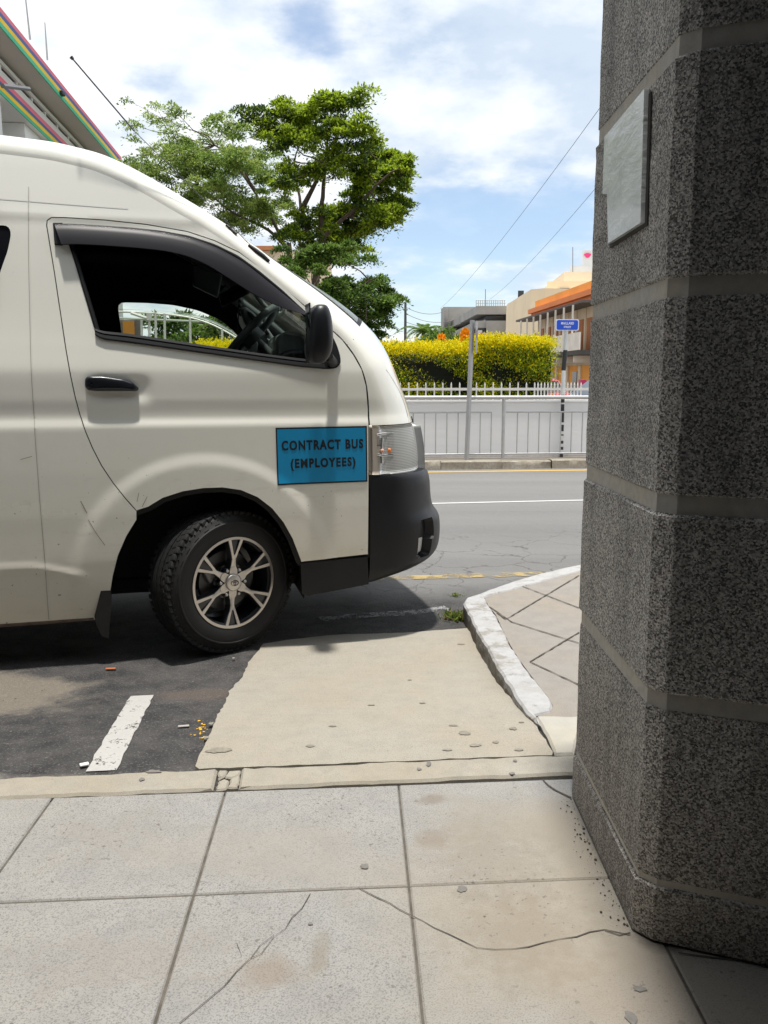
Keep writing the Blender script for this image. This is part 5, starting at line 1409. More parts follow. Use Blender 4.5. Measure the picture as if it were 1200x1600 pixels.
def picket(s_, nm='picket', k=0):
    mb = MB(); c_ = S(s_, t_w+.08)
    v = []
    for z_, r_ in ((z0p, .011), (zt_p-.04, .011), (zt_p, .002)):
        v += [(c_.x-r_, c_.y-r_, z_), (c_.x+r_, c_.y-r_, z_), (c_.x+r_, c_.y+r_, z_), (c_.x-r_, c_.y+r_, z_)]
    mb.add(v, [(i*4+j, i*4+(j+1) % 4, (i+1)*4+(j+1) % 4, (i+1)*4+j) for i in range(2) for j in range(4)]+[(8, 9, 10, 11)])
    return loc0(mb.build(nm, m_pk, pf), pf)
while ss < s_b: picket(ss); ss += pitch
# the return of the fence, going back beside the hedge: closely seen pickets
cor = S(s_b+.02, t_w+.08); 
for k in range(14):
    sx = s_at(843+k*5.2, 600, t_w)[0]; picket(sx)
# railing
m_rl = plain('galvanised_rail', (.52, .52, .525), .42, .15, 12, metal=.3)
t_r = .34; z_top = s_at(785, 621, t_r)[1]; z_mid = s_at(785, 644, t_r)[1]; z_low = s_at(785, 709, t_r)[1]
rl = empty('street_railing', S(0, t_r, PZ), 0, 'galvanised pedestrian railing along the far pavement edge', 'railing')
def vb(name, s_, z0, z1, r_): mb = MB(); mb.tube([S(s_, t_r, z0), S(s_, t_r, z1)], r_, 10); return loc0(mb.build(name, m_rl, rl, smooth=60), rl)
mb = MB(); mb.tube([S(-20, t_r, z_top), S(12, t_r, z_top)], .030, 12); loc0(mb.build('top_rail', m_rl, rl, smooth=60), rl)
post_s = s_at(786.5, 660, t_r)[0]; bay = post_s-s_at(570, 660, t_r)[0]
bays = [(post_s-bay*(k+1), post_s-bay*k) for k in range(-2, 8)]
nextp = s_at(786.5, 660, t_r)[0]
for (a, b) in bays: vb('post', b, PZ-.05, z_top, .026)
q0 = s_at(768, 644, t_r)[0]; gap = post_s-q0
# bars read from the photograph: 662..770 left of the post, 790..905 right
pit = s_at(680, 670, t_r)[0]-s_at(662.5, 670, t_r)[0]
for (a, b) in bays:
    lo, hi = a+.04, b-gap if b <= post_s+.01 else b-gap
    mb = MB(); mb.tube([S(lo, t_r, z_mid), S(hi, t_r, z_mid)], .013, 8); mb.tube([S(a, t_r, z_low), S(b, t_r, z_low)], .013, 8); loc0(mb.build('rail', m_rl, rl, smooth=60), rl)
    s_ = hi
    while s_ > lo+.03: vb('bar', s_, z_low, z_mid, .0095); s_ -= pit
# square post with a turned sign plate, and the street-name sign
m_pt = plain('grey_post', (.42, .42, .43), .5, .1, 10)
sp0, _ = s_at(730, 706, .16); z_pt = s_at(739, 500, .16)[1]; tilt = (s_at(739, 500, .16)[0]-sp0)
gp = empty('sign_post', S(sp0, .20, PZ), 0, 'plain grey metal post with an edge-on sign plate near its top', 'sign post')
mb = MB(); a, b = S(sp0, .20, -.02), S(sp0+tilt, .20, z_pt)
mb.tube([a, b], .036, 4); loc0(mb.build('post', m_pt, gp), gp)
mb = MB(); zc_ = z_pt-.03; c_ = S(sp0+tilt*.93+.08, .24, zc_-.22); mb.box(c_, (.012, .40, .46), Matrix.Rotation(R(-9), 3, 'Z'), bev=.004); mb.box(c_+Vector((.010, -.02, .05)), (.006, .2, .12), Matrix.Rotation(R(-9), 3, 'Z'), mi=1); loc0(mb.build('sign_plate', [plain('plate_grey', (.45, .45, .47), .5), mat('faded_red', (.55, .20, .17), .6)], gp), gp)
# street name sign
sq, _ = s_at(877, 712, .50); sqt, ztt = s_at(884.5, 516, .50)
ns = empty('street_name_sign', S(sq, .50, PZ), 0, 'blue Maillard Street name plate on a black and white banded pole', 'street sign')
m_w = plain('post_white', (.72, .72, .71), .55, .12, 12); m_b = plain('post_black', (.03, .032, .035), .5, .3, 12)
def pole_pt(py, px): s_, z = s_at(px, py, .50); return S(s_, .50, z)
segs = [((884.5, 504), (883.5, 547), m_w, .034, 'pole_band'), ((883.5, 547), (880.5, 579), m_b, .034, 'pole_band'), ((880.5, 579), (879.5, 617), m_w, .034, 'pole_band'), ((879.5, 617), (877, 714), m_b, .028, 'pole_band')]
for i, (a, b, m_, r_, nm) in enumerate(segs):
    pa, pb = pole_pt(a[1], a[0]), pole_pt(b[1], b[0]); mb = MB(); mb.tube([pa, pb], r_, 10); loc0(mb.build(nm, m_, ns, smooth=60), ns)
mb = MB(); rg = random.Random(2)
for k in range(9):
    f_ = rg.uniform(.1, .98); p = pole_pt(617+97*f_, 879.5-2.5*f_); mb.tube([p+Vector((.0, -.0, 0)), p+Vector((0, 0, rg.uniform(.02, .06)))], .0292, 10)
loc0(mb.build('peeled_paint', m_w, ns, smooth=60), ns)
def rrect(w_, h_, r_, n=6):
    P = []
    for cx, cz, a0 in ((w_/2-r_, h_/2-r_, 0), (-w_/2+r_, h_/2-r_, 90), (-w_/2+r_, -h_/2+r_, 180), (w_/2-r_, -h_/2+r_, 270)):
        for k in range(n+1): a = R(a0+90*k/n); P.append((cx+r_*math.cos(a), cz+r_*math.sin(a)))
    return P
pc = pole_pt(508, 885); W_ = (s_at(903.5, 508, .45)[0]-s_at(867, 508, .45)[0]); H_ = s_at(885, 499, .45)[1]-s_at(885, 517, .45)[1]
Ms = Matrix.Translation(pc+Vector((-snv.x*.045, -snv.y*.045, 0))) @ Matrix.Rotation(SA, 4, 'Z') @ Matrix.Rotation(math.pi/2, 4, 'X')
mb = MB(); mb.prism(rrect(W_, H_, .03), -.012, Ms); loc0(mb.build('plate_border', mat('plate_white', (.74, .76, .85), .5), ns), ns)
mb = MB(); mb.prism(rrect(W_*.91, H_*.84, .025), .003, Ms @ Matrix.Translation((0, 0, .001))); pf_ = loc0(mb.build('plate_face', mat('plate_blue', (.012, .085, .62), .45), ns), ns)
mw = mat('letter_white', (.85, .86, .92), .5)
for txt, (x0, x1, y0, y1) in (('MAILLARD', (-.30, .30, .03, .26)), ('STREET', (-.17, .17, -.27, -.09))):
    V, Fs = text_mesh(txt, 1, .03)
    mb = MB(); mb.add([Ms @ Vector(((x0+(x1-x0)*x)*W_*.91, (y0+(y1-y0)*y)*H_, .006)) for x, y in V], Fs); loc0(mb.build('lettering', mw, ns), ns)

# ---- hedge: dark twiggy body, small leaves, yellow new growth on the top and shoots
m_lg = leafmat('hedge_green', (.17, .26, .02), .3); m_ly = leafmat('hedge_yellow', (.80, .68, .008), .4, var=.18); m_lo = leafmat('hedge_olive', (.52, .54, .014), .35)
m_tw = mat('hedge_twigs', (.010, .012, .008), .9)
t_h0, t_h1 = 1.1, 2.6
def hedge(name, s0, s1, t0, t1, z1, label, nleaf, seed, parent=None, lob=.10):
    rgn = np.random.default_rng(seed)
    root = empty(name, S((s0+s1)/2, (t0+t1)/2, 0), 0, label, 'hedge')
    ns_ = max(4, int((s1-s0)/.22)); P = []
    # lumpy surface function: bumps on the front face and top
    ph = rgn.uniform(0, 6.28, 8); fr = rgn.uniform(1.2, 4.2, 8)
    def bumpf(s_, z_): return sum(math.sin(s_*fr[i]+z_*fr[(i+3) % 8]*1.6+ph[i]) for i in range(5))/5
    cs, dss, sz_s, mi = [], [], [], []; cl = []
    # clumps over the skin: each a little spray of leaves
    area_front = (s1-s0)*(z1-.3); ncl = int(nleaf/26)
    for k in range(ncl):
        r_ = rgn.random()
        s_ = rgn.uniform(s0, s1)
        if r_ < .44:   # top
            t_ = rgn.uniform(t0, t1); z_ = z1+lob*.35*bumpf(s_, t_)-rgn.random()*.05; d = np.array([0, 0, 1.]); top_ = 1
        elif r_ < .90: # front
            z_ = z1-(rgn.random()**1.25)*(z1-.35); b_ = bumpf(s_, z_*1.3)
            if b_ < -.17 and rgn.random() < .93 and z_ < z1-.22: continue
            t_ = t0-lob*b_-.02; d = np.array([-snv.x, -snv.y, .75]); top_ = 0
        else:          # right-hand end
            z_ = z1-(rgn.random()**1.1)*(z1-.4); t_ = rgn.uniform(t0, t1); s_ = s1+lob*bumpf(t_, z_); d = np.array([sdv.x, sdv.y, .75]); top_ = 0
        if s1-s_ < .35: t_ = t_+(.35-(s1-s_))*.5 if not top_ else t_
        c_ = np.array(S(s_, t_, z_)); yel = .97 if z_ > z1-.11 else (.26 if z_ > z1-.30 else .10)
        isyel = rgn.random() < yel
        m__ = 26 if top_ else 24
        rad = .075
        cs.append(c_+rgn.normal(size=(m__, 3))*np.array([rad, rad, rad*.6])); dss.append(d+rgn.normal(size=(m__, 3))*.75); sz_s.append(rgn.uniform(.024, .048, m__))
        mi.append(np.where(rgn.random(m__) < (.82 if isyel else .06), 1, np.where(rgn.random(m__) < (.75 if isyel else .40), 2, 0)))
    cs = np.concatenate(cs); dss = np.concatenate(dss); sz_s = np.concatenate(sz_s); mi = np.concatenate(mi)
    o = leafmesh('leaves', cs, dss, sz_s, [m_lg, m_ly, m_lo], .55, mids=mi); o.parent = root; loc0(o, root)
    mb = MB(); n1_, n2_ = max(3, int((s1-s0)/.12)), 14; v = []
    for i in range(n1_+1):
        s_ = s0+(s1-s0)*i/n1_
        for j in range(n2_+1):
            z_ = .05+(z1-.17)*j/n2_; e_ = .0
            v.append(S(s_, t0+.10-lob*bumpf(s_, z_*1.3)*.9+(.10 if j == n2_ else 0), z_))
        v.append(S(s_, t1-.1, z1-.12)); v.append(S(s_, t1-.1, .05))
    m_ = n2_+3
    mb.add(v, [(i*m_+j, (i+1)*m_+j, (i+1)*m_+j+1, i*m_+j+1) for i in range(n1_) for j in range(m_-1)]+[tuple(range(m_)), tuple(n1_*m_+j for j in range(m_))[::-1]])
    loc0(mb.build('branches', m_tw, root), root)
    return root
sh0 = s_at(303, 560, t_h0)[0]; shm = s_at(766, 560, t_h0)[0]; sh1 = s_at(862, 560, t_h0)[0]
zh = s_at(680, 541, t_h0)[1]; zh2 = s_at(800, 531, t_h0)[1]
hedge('yellow_hedge', sh0, shm, t_h0, t_h1, zh, 'long clipped hedge with yellow new growth behind the white wall', 105000, 3)
hedge('yellow_hedge', shm-.25, sh1, t_h0-.05, t_h1+.3, zh2, 'taller hedge end block with yellow top at the street corner', 52000, 4)
# flowers standing above the hedge
m_fl = leafmat('flower_orange', (.85, .34, .01), .3, var=.25); m_fr = leafmat('flower_red', (.75, .10, .03), .3); m_stm = leafmat('flower_stem', (.08, .14, .02), .2)
for (px, py, r_, m_, lb) in ((690, 531, .085, m_fl, 'leftmost orange canna flower above the long hedge'), (727, 527, .115, m_fl, 'largest orange flower head beside the grey post'), (752, 529, .075, m_fl, 'small orange flower right of the grey post'), (578, 535, .07, m_fr, 'red orange flower by the van bonnet above the hedge')):
    s_, z_ = s_at(px, py, t_h0+.5); c_ = S(s_, t_h0+.5, z_); root = empty('flower', (c_.x, c_.y, zh-.2), 0, lb, 'flower', 'flowers above the hedge')
    n = 46; a = rng.normal(size=(n, 3)); a /= np.linalg.norm(a, axis=1)[:, None]
    o = leafmesh('petals', np.array(c_)+a*r_*.45*np.array([.8, .8, 1.2]), a+np.array([0, 0, .6]), np.full(n, r_*.9), m_, .7, root); loc0(o, root)
    mb = MB(); mb.tube([(c_.x, c_.y, zh-.2), c_], .012, 6); loc0(mb.build('stem', m_stm, root), root)

# ---- trees
m_bark = plain('bark', (.13, .095, .07), .9, .45, 6, bump=.6)
def tube_path(mb, pts, r0, r1, n=7): 
    k = len(pts); mb.tube(pts, [r0+(r1-r0)*(i/(k-1))**.8 for i in range(k)], n)
def wob(a, b, n, amp, rg): 
    a, b = Vector(a), Vector(b); L_ = (b-a).length
    return [a+(b-a)*(i/(n-1))+Vector((rg.uniform(-1, 1), rg.uniform(-1, 1), rg.uniform(-.6, .6)))*amp*L_*(0 if i in (0, n-1) else 1) for i in range(n)]
def tree(name, Y, trunk, limbs, clusters, label, mats, leaf=(.10, .19), per=260, seed=1, thick=.2, group='trees beyond the hedge', depth=2.2, cat='tree'):
    """trunk/limbs: picture polylines turned into points at distance Y; clusters: (px, py, half width px, half height px, density)"""
    rg = random.Random(seed); rgn = np.random.default_rng(seed); m2 = Y/F
    base = on_y(trunk[0][0], trunk[0][1], Y); base.z = 0
    root = empty(name, base, 0, label, cat, group)
    tp = [Vector((base.x, Y, -.1))]+[on_y(x, y, Y) for x, y in trunk]
    tpf = []; 
    for a, b in zip(tp[:-1], tp[1:]): tpf += wob(a, b, 5, .02, rg)[:-1]
    tpf.append(tp[-1]); mb = MB(); tube_path(mb, tpf, thick, thick*.45, 10)
    tips = []
    for lb_ in limbs:
        pts = []; dy = rg.uniform(-depth, depth)*.6
        for i, (x, y) in enumerate(lb_): 
            p = on_y(x, y, Y); p.y += dy*i/(len(lb_)-1); pts.append(p)
        q = []
        for a, b in zip(pts[:-1], pts[1:]): q += wob(a, b, 4, .04, rg)[:-1]
        q.append(pts[-1]); tube_path(mb, q, thick*.5, thick*.12, 7); tips += q[2:]
    tips += tpf[-3:]
    cs, ds, ss, mi = [], [], [], []
    for (px, py, hw, hh, den) in clusters:
        c_ = on_y(px, py, Y); c_.y += rg.uniform(-depth, depth); w_, h_ = hw*m2, hh*m2
        near = min(tips, key=lambda q_: (q_-c_).length); qq = wob(near, c_, 5, .07, rg); tube_path(mb, qq, thick*.16, thick*.04, 5)
        nsub = max(6, int(16*den*(w_*h_)**.5)+5)
        for _ in range(nsub):    # flat sprays (layered foliage)
            a = rgn.normal(size=3)*np.array([.52, .52, .50]); o_ = np.array([a[0]*w_, a[1]*w_*1.0, a[2]*h_])
            sc_ = np.array(c_)+o_; sw = w_*rgn.uniform(.26, .46); n = int(per*den*rgn.uniform(.6, 1.2))
            P = rgn.normal(size=(n, 3))*np.array([sw*.55, sw*.55, sw*.11]); P[:, 2] -= (P[:, 0]**2+P[:, 1]**2)/(sw+.01)*.35
            cs.append(sc_+P); dd = P.copy(); dd[:, 2] = rgn.normal(size=n)*sw*.15; ds.append(dd+rgn.normal(size=(n, 3))*sw*.7); ss.append(rgn.uniform(*leaf, n))
            k = 1 if rgn.random() < .5+.25*(a[2] > 0) else 0  # brighter leaf colour favoured in upper sprays to paint in sunlit tops
            mi.append(np.where(rgn.random(n) < .8, k, 1-k)); 
            if rgn.random() < .5: tube_path(mb, [c_, Vector(sc_)], thick*.05, thick*.02, 4)
    cs, ds, ss, mi = map(np.concatenate, (cs, ds, ss, mi))
    o = leafmesh('crown', cs, ds, ss, mats, .42, mids=mi, up=(0, 0, 1), jitter=.45); o.parent = root; loc0(o, root)
    loc0(mb.build('trunk', m_bark, root, smooth=50), root)
    return root
m_t1 = leafmat('leaf_dark_green', (.055, .105, .018), .3); m_t2 = leafmat('leaf_sunlit_green', (.30, .40, .025), .5); m_t3 = leafmat('leaf_pale_green', (.29, .37, .09), .5); m_t4 = leafmat('leaf_mid_green', (.14, .23, .04), .45)  # bright green raised to look like leaves under overhead sun
tree('broad_tree', 24, [(488, 600), (490, 470), (495, 400), (500, 375)], [[(495, 385), (520, 360), (548, 340), (580, 310), (610, 285)], [(495, 400), (475, 350), (465, 300), (455, 240)], [(500, 372), (505, 310), (510, 250), (512, 200)], [(548, 340), (560, 290), (575, 230)], [(470, 330), (500, 280), (530, 230)]],
     [(440, 192, 42, 14, 1), (478, 178, 32, 12, 1), (505, 190, 40, 14, 1), (545, 196, 40, 14, 1), (580, 222, 36, 14, 1), (608, 238, 30, 16, 1), (625, 275, 22, 18, 1), (600, 268, 34, 18, 1), (560, 240, 38, 16, .9), (515, 232, 36, 14, .8), (470, 220, 36, 14, .8), (425, 215, 28, 14, .8),
      (612, 300, 30, 20, 1.2), (590, 325, 36, 20, 1.3), (560, 300, 30, 18, .7), (550, 345, 44, 20, 1.2), (520, 330, 36, 20, 1.2), (490, 340, 34, 18, .9), (500, 290, 28, 14, .6), (460, 270, 26, 16, .6), (470, 310, 28, 14, .7), (600, 350, 24, 14, 1), (515, 365, 40, 16, 1.2), (475, 375, 34, 14, .9), (635, 282, 12, 10, .6), (540, 378, 30, 12, .9), (575, 205, 14, 8, .7), (530, 265, 36, 14, .9), (500, 235, 36, 12, .9), (570, 280, 30, 14, .9), (585, 250, 30, 12, .9), (545, 320, 30, 14, 1), (455, 245, 26, 12, .8)],
     'broad layered tree with bright green top, right of the pair', [m_t1, m_t2], (.075, .135), 300, 11, .17)
tree('slender_tree', 27, [(456, 600), (455, 440), (452, 380)], [[(452, 400), (430, 350), (400, 300), (380, 250)], [(452, 390), (420, 360), (360, 330), (310, 290)], [(400, 300), (360, 240), (330, 220)]],
     [(248, 170, 28, 16, .35), (215, 195, 24, 14, .35), (225, 230, 34, 16, .45), (270, 205, 30, 16, .4), (255, 245, 40, 14, .7), (330, 195, 32, 14, .7), (370, 200, 36, 16, .9), (310, 235, 34, 14, .9), (350, 245, 40, 16, 1), (395, 230, 30, 14, 1), (295, 262, 44, 14, 1), (340, 290, 40, 14, 1.1), (390, 275, 40, 16, 1.1), (225, 262, 30, 14, .7), (260, 290, 34, 14, .9), (300, 315, 40, 14, 1.1),
      (400, 310, 36, 16, 1), (360, 335, 34, 14, 1.1), (410, 345, 26, 14, .9), (330, 330, 30, 12, 1), (440, 300, 20, 14, .8), (200, 215, 14, 10, .3), (285, 190, 18, 10, .35), (280, 240, 36, 14, .9), (320, 265, 36, 14, 1.1), (365, 255, 36, 14, 1), (410, 260, 34, 14, 1), (380, 320, 36, 14, 1.2), (420, 330, 26, 14, 1), (350, 310, 36, 12, 1.1)],
     'wide pale tree spreading left over the van roof', [m_t4, m_t3], (.065, .12), 210, 12, .14)
tree('dark_tree', 21, [(545, 640), (540, 520), (535, 470)], [[(535, 480), (560, 455), (590, 440)], [(538, 500), (510, 470), (490, 450)]],
     [(560, 440, 36, 10, 1), (590, 436, 28, 9, 1), (545, 462, 40, 14, 1.4), (580, 465, 34, 12, 1.2), (520, 485, 36, 16, 1.4), (560, 492, 38, 14, 1.4), (590, 490, 22, 10, .9), (545, 515, 34, 14, 1.4), (575, 520, 22, 10, 1.1), (500, 450, 30, 14, 1.2), (480, 430, 30, 14, 1.1), (510, 415, 30, 14, 1.1), (470, 400, 26, 12, 1), (530, 440, 24, 12, 1.2), (500, 510, 30, 16, 1.3), (565, 540, 30, 14, 1.2), (520, 400, 34, 14, 1.2), (500, 470, 34, 16, 1.3), (470, 445, 26, 14, 1.1), (530, 535, 30, 14, 1.2), (595, 465, 18, 9, .8)],
     'low dark green tree just above the van bonnet', [m_t1, m_t4], (.07, .12), 280, 13, .12)
tree('garden_tree', 40, [(700, 600), (700, 540)], [[(700, 545), (680, 525)], [(700, 545), (715, 520)]],
     [(690, 522, 18, 7, 1), (678, 530, 18, 8, 1.1), (700, 535, 22, 8, 1.2), (712, 528, 14, 8, 1), (660, 538, 14, 7, 1.1), (685, 543, 26, 8, 1.2)], 'small rounded green tree in front of the grey concrete building', [m_t1, m_t4], (.13, .24), 90, 14, .1)
# palm
def palm(px, py, Y, label, seed):
    rg = random.Random(seed); b = on_y(px, py, Y); root = empty('palm_tree', (b.x, Y, 0), 0, label, 'palm'); mb = MB(); tube_path(mb, [Vector((b.x, Y, -.1)), Vector((b.x+.1, Y, b.z*.5)), b], .14, .09, 8); loc0(mb.build('trunk', m_bark, root), root)
    cs, ds, ss = [], [], []
    for k in range(16):
        a = rg.uniform(0, 6.28); up = rg.uniform(.1, 1.1); L_ = rg.uniform(1.1, 1.7)
        for i in range(40):
            f_ = i/40; p = Vector((math.cos(a)*f_*L_, math.sin(a)*f_*L_, up*f_*L_-.9*f_*f_*L_))+b
            tng = Vector((math.cos(a), math.sin(a), up-1.8*f_)); sdn = Vector((-math.sin(a), math.cos(a), -.25))
            for s_ in (1, -1): cs.append(tuple(p)); ds.append(tuple(sdn*s_+tng*.5)); ss.append(.38*(1-f_*.6))
    o = leafmesh('crown', cs, ds, ss, m_t4, .12); o.parent = root; loc0(o, root)
palm(662, 520, 44, 'feathery palm between the utility pole and the small round tree', 3)

# ---- buildings beyond
m_win = mat('window_dark', (.02, .024, .03), .12)
DV = Vector((-.08, 1, 0)).normalized()
def facade_pt(px, py, p0): return on_pl(px, py, p0, Vector((DV.y, -DV.x, 0)))
def fbox(mb, p0, d0, d1, o0, o1, z0, z1, mi=0):      # box along DV from p0; o = outward (towards the side street)
    ov = Vector((-DV.y, DV.x, 0)); P = lambda d, o_, z: Vector((p0.x, p0.y, 0))+DV*d+ov*o_+Vector((0, 0, z))
    v = [P(a, b, z) for z in (z0, z1) for a, b in ((d0, o0), (d1, o0), (d1, o1), (d0, o1))]
    mb.add(v, [(0, 1, 2, 3), (7, 6, 5, 4), (0, 4, 5, 1), (1, 5, 6, 2), (2, 6, 7, 3), (3, 7, 4, 0)], mi)
# orange two-storey shop building
ob = on_y(838, 600, 72); p0 = Vector((ob.x, 72, 0)); DVo = DV
def fz(px, py): q = facade_pt(px, py, p0); return (q-p0).dot(DV), q.z
L0 = -16.5; L1 = 0
m_or = plain('orange_render', (.88, .38, .07), .8, .15, .5); m_or2 = plain('deep_orange_render', (.78, .25, .08), .8, .12, .5); m_cr = plain('cream_render', (.78, .64, .46), .8, .2, .8); m_wd = plain('shutter_orange_brown', (.48, .17, .05), .7, .2, 2); m_wt = plain('balcony_white', (.80, .74, .66), .8, .2, 1)
zc0 = 8.2; bl = empty('shop_building', p0, 0, 'two-storey orange and cream colonial shop building with shutters at far right', 'building')
zpar_t = fz(838, 472)[1]; zpar_b = fz(838, 484)[1]; zcor = fz(838, 488)[1]; zup_b = fz(842, 531)[1]; zbal = fz(862, 556)[1]; 
def fb(name, mt, *a, parent=None): mb = MB(); fbox(mb, p0, *a); return loc0(mb.build(name, mt, parent or bl), bl) if parent is None else mb.build(name, mt, parent)
fb('wall', m_cr, L0, L1, -9, 0, 0, zpar_b)
fb('parapet', m_or, L0, L1+.1, -9.1, .25, zpar_b, zpar_t)
fb('cornice', m_or2, L0, L1+.5, -9.3, .75, zpar_b-.38, zpar_b-.02)
fb('cornice', m_or2, L0, L1+.4, -9.2, .5, zpar_b-.75, zpar_b-.39)
fb('ground_floor_front', m_or, L0, L1-.02, -.5, .06, 0, zbal-.9)
fb('eave', plain('eave_grey', (.12, .10, .09), .8), L0, L1+1.6, .0, 1.5, zpar_b-.95, zpar_b-.80)
fb('balcony_floor', plain('balcony_dark', (.06, .055, .05), .8), L0, L1+.3, .06, 1.6, zbal-.28, zbal)
fb('balcony_front', m_wt, L0, L1+.3, 1.5, 1.6, zbal+.02, zbal+1.15)
nwin = 8
for k in range(nwin):
    d1 = L1-.9-k*2.05
    fb('shutter', m_wd, d1-1.15, d1, .0, .07, zbal+.02, zpar_b-1.7)
    fb('pilaster', m_cr, d1+.30, d1+.62, .0, .07, zbal+.02, zpar_b-1.0)
    fb('balcony_post', m_wt, d1+.45, d1+.53, 1.48, 1.6, zbal+1.16, zpar_b-.97)
    fb('awning_bracket', m_wt, d1+.44, d1+.52, .1, 1.4, zbal-.75, zbal-.30)
for d1, w_ in ((-1.6, .9), (-4.4, 1.1), (-7.6, 1.0), (-10.4, 1.0)):
    fb('doorway', m_win, d1-w_, d1, .05, .10, 0.0, zbal-1.3)
for d1 in (-.3, -3.2, -6.2, -9.0, -12): fb('pilaster', m_cr, d1-.5, d1, .05, .2, 0, zbal-.92)
# beige block behind
bb = on_y(788, 600, 92); pb = Vector((bb.x, 92, 0)); m_be = plain('beige_render', (.84, .68, .46), .85, .12, .25); m_be2 = plain('beige_render_light', (.84, .72, .54), .85, .1, .3)
be = empty('beige_building', pb, 0, 'large plain beige block with a rounded corner behind the orange shops', 'building')
q = lambda px, py, Y: on_y(px, py, Y)
def extr(name, P, z1, mt, root, z0=0):
    n = len(P); v = [(p.x, p.y, z0) for p in P]+[(p.x, p.y, (z1 if not isinstance(z1, list) else z1[i])) for i, p in enumerate(P)]
    return loc0(obj(name, v, [tuple(range(n))[::-1], tuple(range(n, 2*n))]+[(i, (i+1) % n, n+(i+1) % n, n+i) for i in range(n)], mt, root), root)
Pm = [q(788.5, 600, 110), q(789, 600, 106), q(791, 600, 103.5), q(795, 600, 102), q(826, 600, 88), q(848, 600, 87), q(940, 600, 88), q(960, 600, 140), q(800, 600, 140)]
za = q(826, 452, 88).z
extr('wall', Pm, za, m_be, be)
zb_ = q(875, 425, 92).z
extr('upper_storey', [q(830, 600, 118), q(876, 600, 92), q(945, 600, 92), q(960, 600, 130), q(840, 600, 135)], zb_, m_be2, be, za+.02)
extr('upper_wall', [q(850, 600, 90), q(866, 600, 89.5), q(940, 600, 89.5), q(940, 600, 91.9), q(850, 600, 91.9)], q(870, 440, 90).z, m_be, be, za+.01)
extr('window', [q(870, 600, 89.3), q(885, 600, 89.3), q(885, 600, 89.48), q(870, 600, 89.48)], q(878, 450.5, 89.4).z, m_win, be, q(878, 455, 89.4).z)
extr('window', [q(815, 600, 88.2+4.7), q(834, 600, 87.3), q(834, 600, 87.6), q(815, 600, 93.2)], q(830, 520, 87.3).z, m_win, be, q(830, 529, 87.3).z)
extr('water_tank', [q(806, 600, 100), q(815, 600, 100), q(815, 600, 102), q(806, 600, 102)], q(810, 454, 100).z, m_win, be, za+.01)
# white tower with a pink mark
tw = on_y(906, 600, 120); wt = empty('white_tower', tw, 0, 'white painted tower block with a pink mark just left of the pillar', 'building')
m_wh = plain('tower_white', (.70, .70, .68), .8, .1, .4)
extr('wall', [q(903, 600, 120), q(935, 600, 120), q(935, 600, 130), q(903, 600, 130)], q(903, 391, 120).z, m_wh, wt)
extr('lower_block', [q(885, 600, 119), q(935, 600, 119), q(935, 600, 119.8), q(885, 600, 119.8)], q(890, 416, 119).z, m_wh, wt)
c_ = q(918, 399, 119.9); mb = MB(); mb.prism([(math.cos(a)*.45*(1+.25*math.sin(3*a)), math.sin(a)*.32) for a in lin(0, 6.0, 14)], .05, Matrix.Translation(c_) @ Matrix.Rotation(math.pi/2, 4, 'X')); loc0(mb.build('painted_mark', mat('pink_mark', (.80, .05, .22), .6), wt), wt)
# grey concrete building
gb = on_y(745, 600, 120); gr_ = empty('concrete_building', gb, 0, 'stepped grey concrete office building with dark window bands', 'building')
m_gc = plain('raw_concrete', (.36, .345, .32), .9, .3, .25); m_gc2 = plain('raw_concrete_dark', (.26, .25, .24), .9, .3, .3); m_gl = mat('office_glass', (.10, .15, .20), .15)
def z_(py, Y): return q(745, py, Y).z
front = [q(743, 600, 120), q(800, 600, 120), q(800, 600, 150), q(790, 600, 175), q(681, 600, 175)]
def slab_(name, mt, y0, y1, inset_=0, Y=120):
    P = [Vector(p) for p in front]
    if inset_: P[0] = P[0]+Vector((inset_, inset_, 0)); P[1] = P[1]+Vector((0, inset_, 0)); P[4] = P[4]+Vector((inset_*1.2, 0, 0))
    extr(name, P, z_(y1, Y), mt, gr_, z_(y0, Y))
slab_('roof_slab', m_gc, 491, 478); slab_('window_band', m_win, 501, 491.1, 1.4); slab_('parapet', m_gc, 512, 501.1, -.0); slab_('window_band', m_win, 526, 512.1, 1.4); slab_('parapet', m_gc, 540, 526.1); slab_('wall', m_gc2, 596, 540.1, .6)
extr('stair_tower', [q(758, 600, 119.4), q(800, 600, 119.4), q(800, 600, 121), q(758, 600, 121)], z_(501, 119.4), m_gc, gr_)
extr('lift_tower', [q(691, 600, 150), q(741, 600, 150), q(745, 600, 165), q(700, 600, 165)], q(700, 479.5, 150).z, m_gc, gr_, 2)
extr('drum', [q(691.5+3.5*math.cos(a), 600, 148.5-2*math.sin(a)) for a in lin(math.pi, 0, 8)]+[q(699, 600, 150), q(693, 600, 150)], q(692, 484, 150).z, m_gc, gr_, 2)
mb = MB()
for k in range(14):
    x = 744+k*3.4; mb.tube([q(x, 479, 121), q(x, 469, 121)], .05, 4)
for y in (469, 474): mb.tube([q(744, y, 121), q(790, y, 121)], .05, 4)
loc0(mb.build('roof_railing', plain('rail_pale', (.45, .46, .46), .6), gr_), gr_)
extr('air_conditioner', [q(742, 600, 119), q(752, 600, 119), q(752, 600, 119.9), q(742, 600, 119.9)], z_(516, 119), plain('ac_white', (.6, .6, .58), .6), gr_, z_(528, 119))
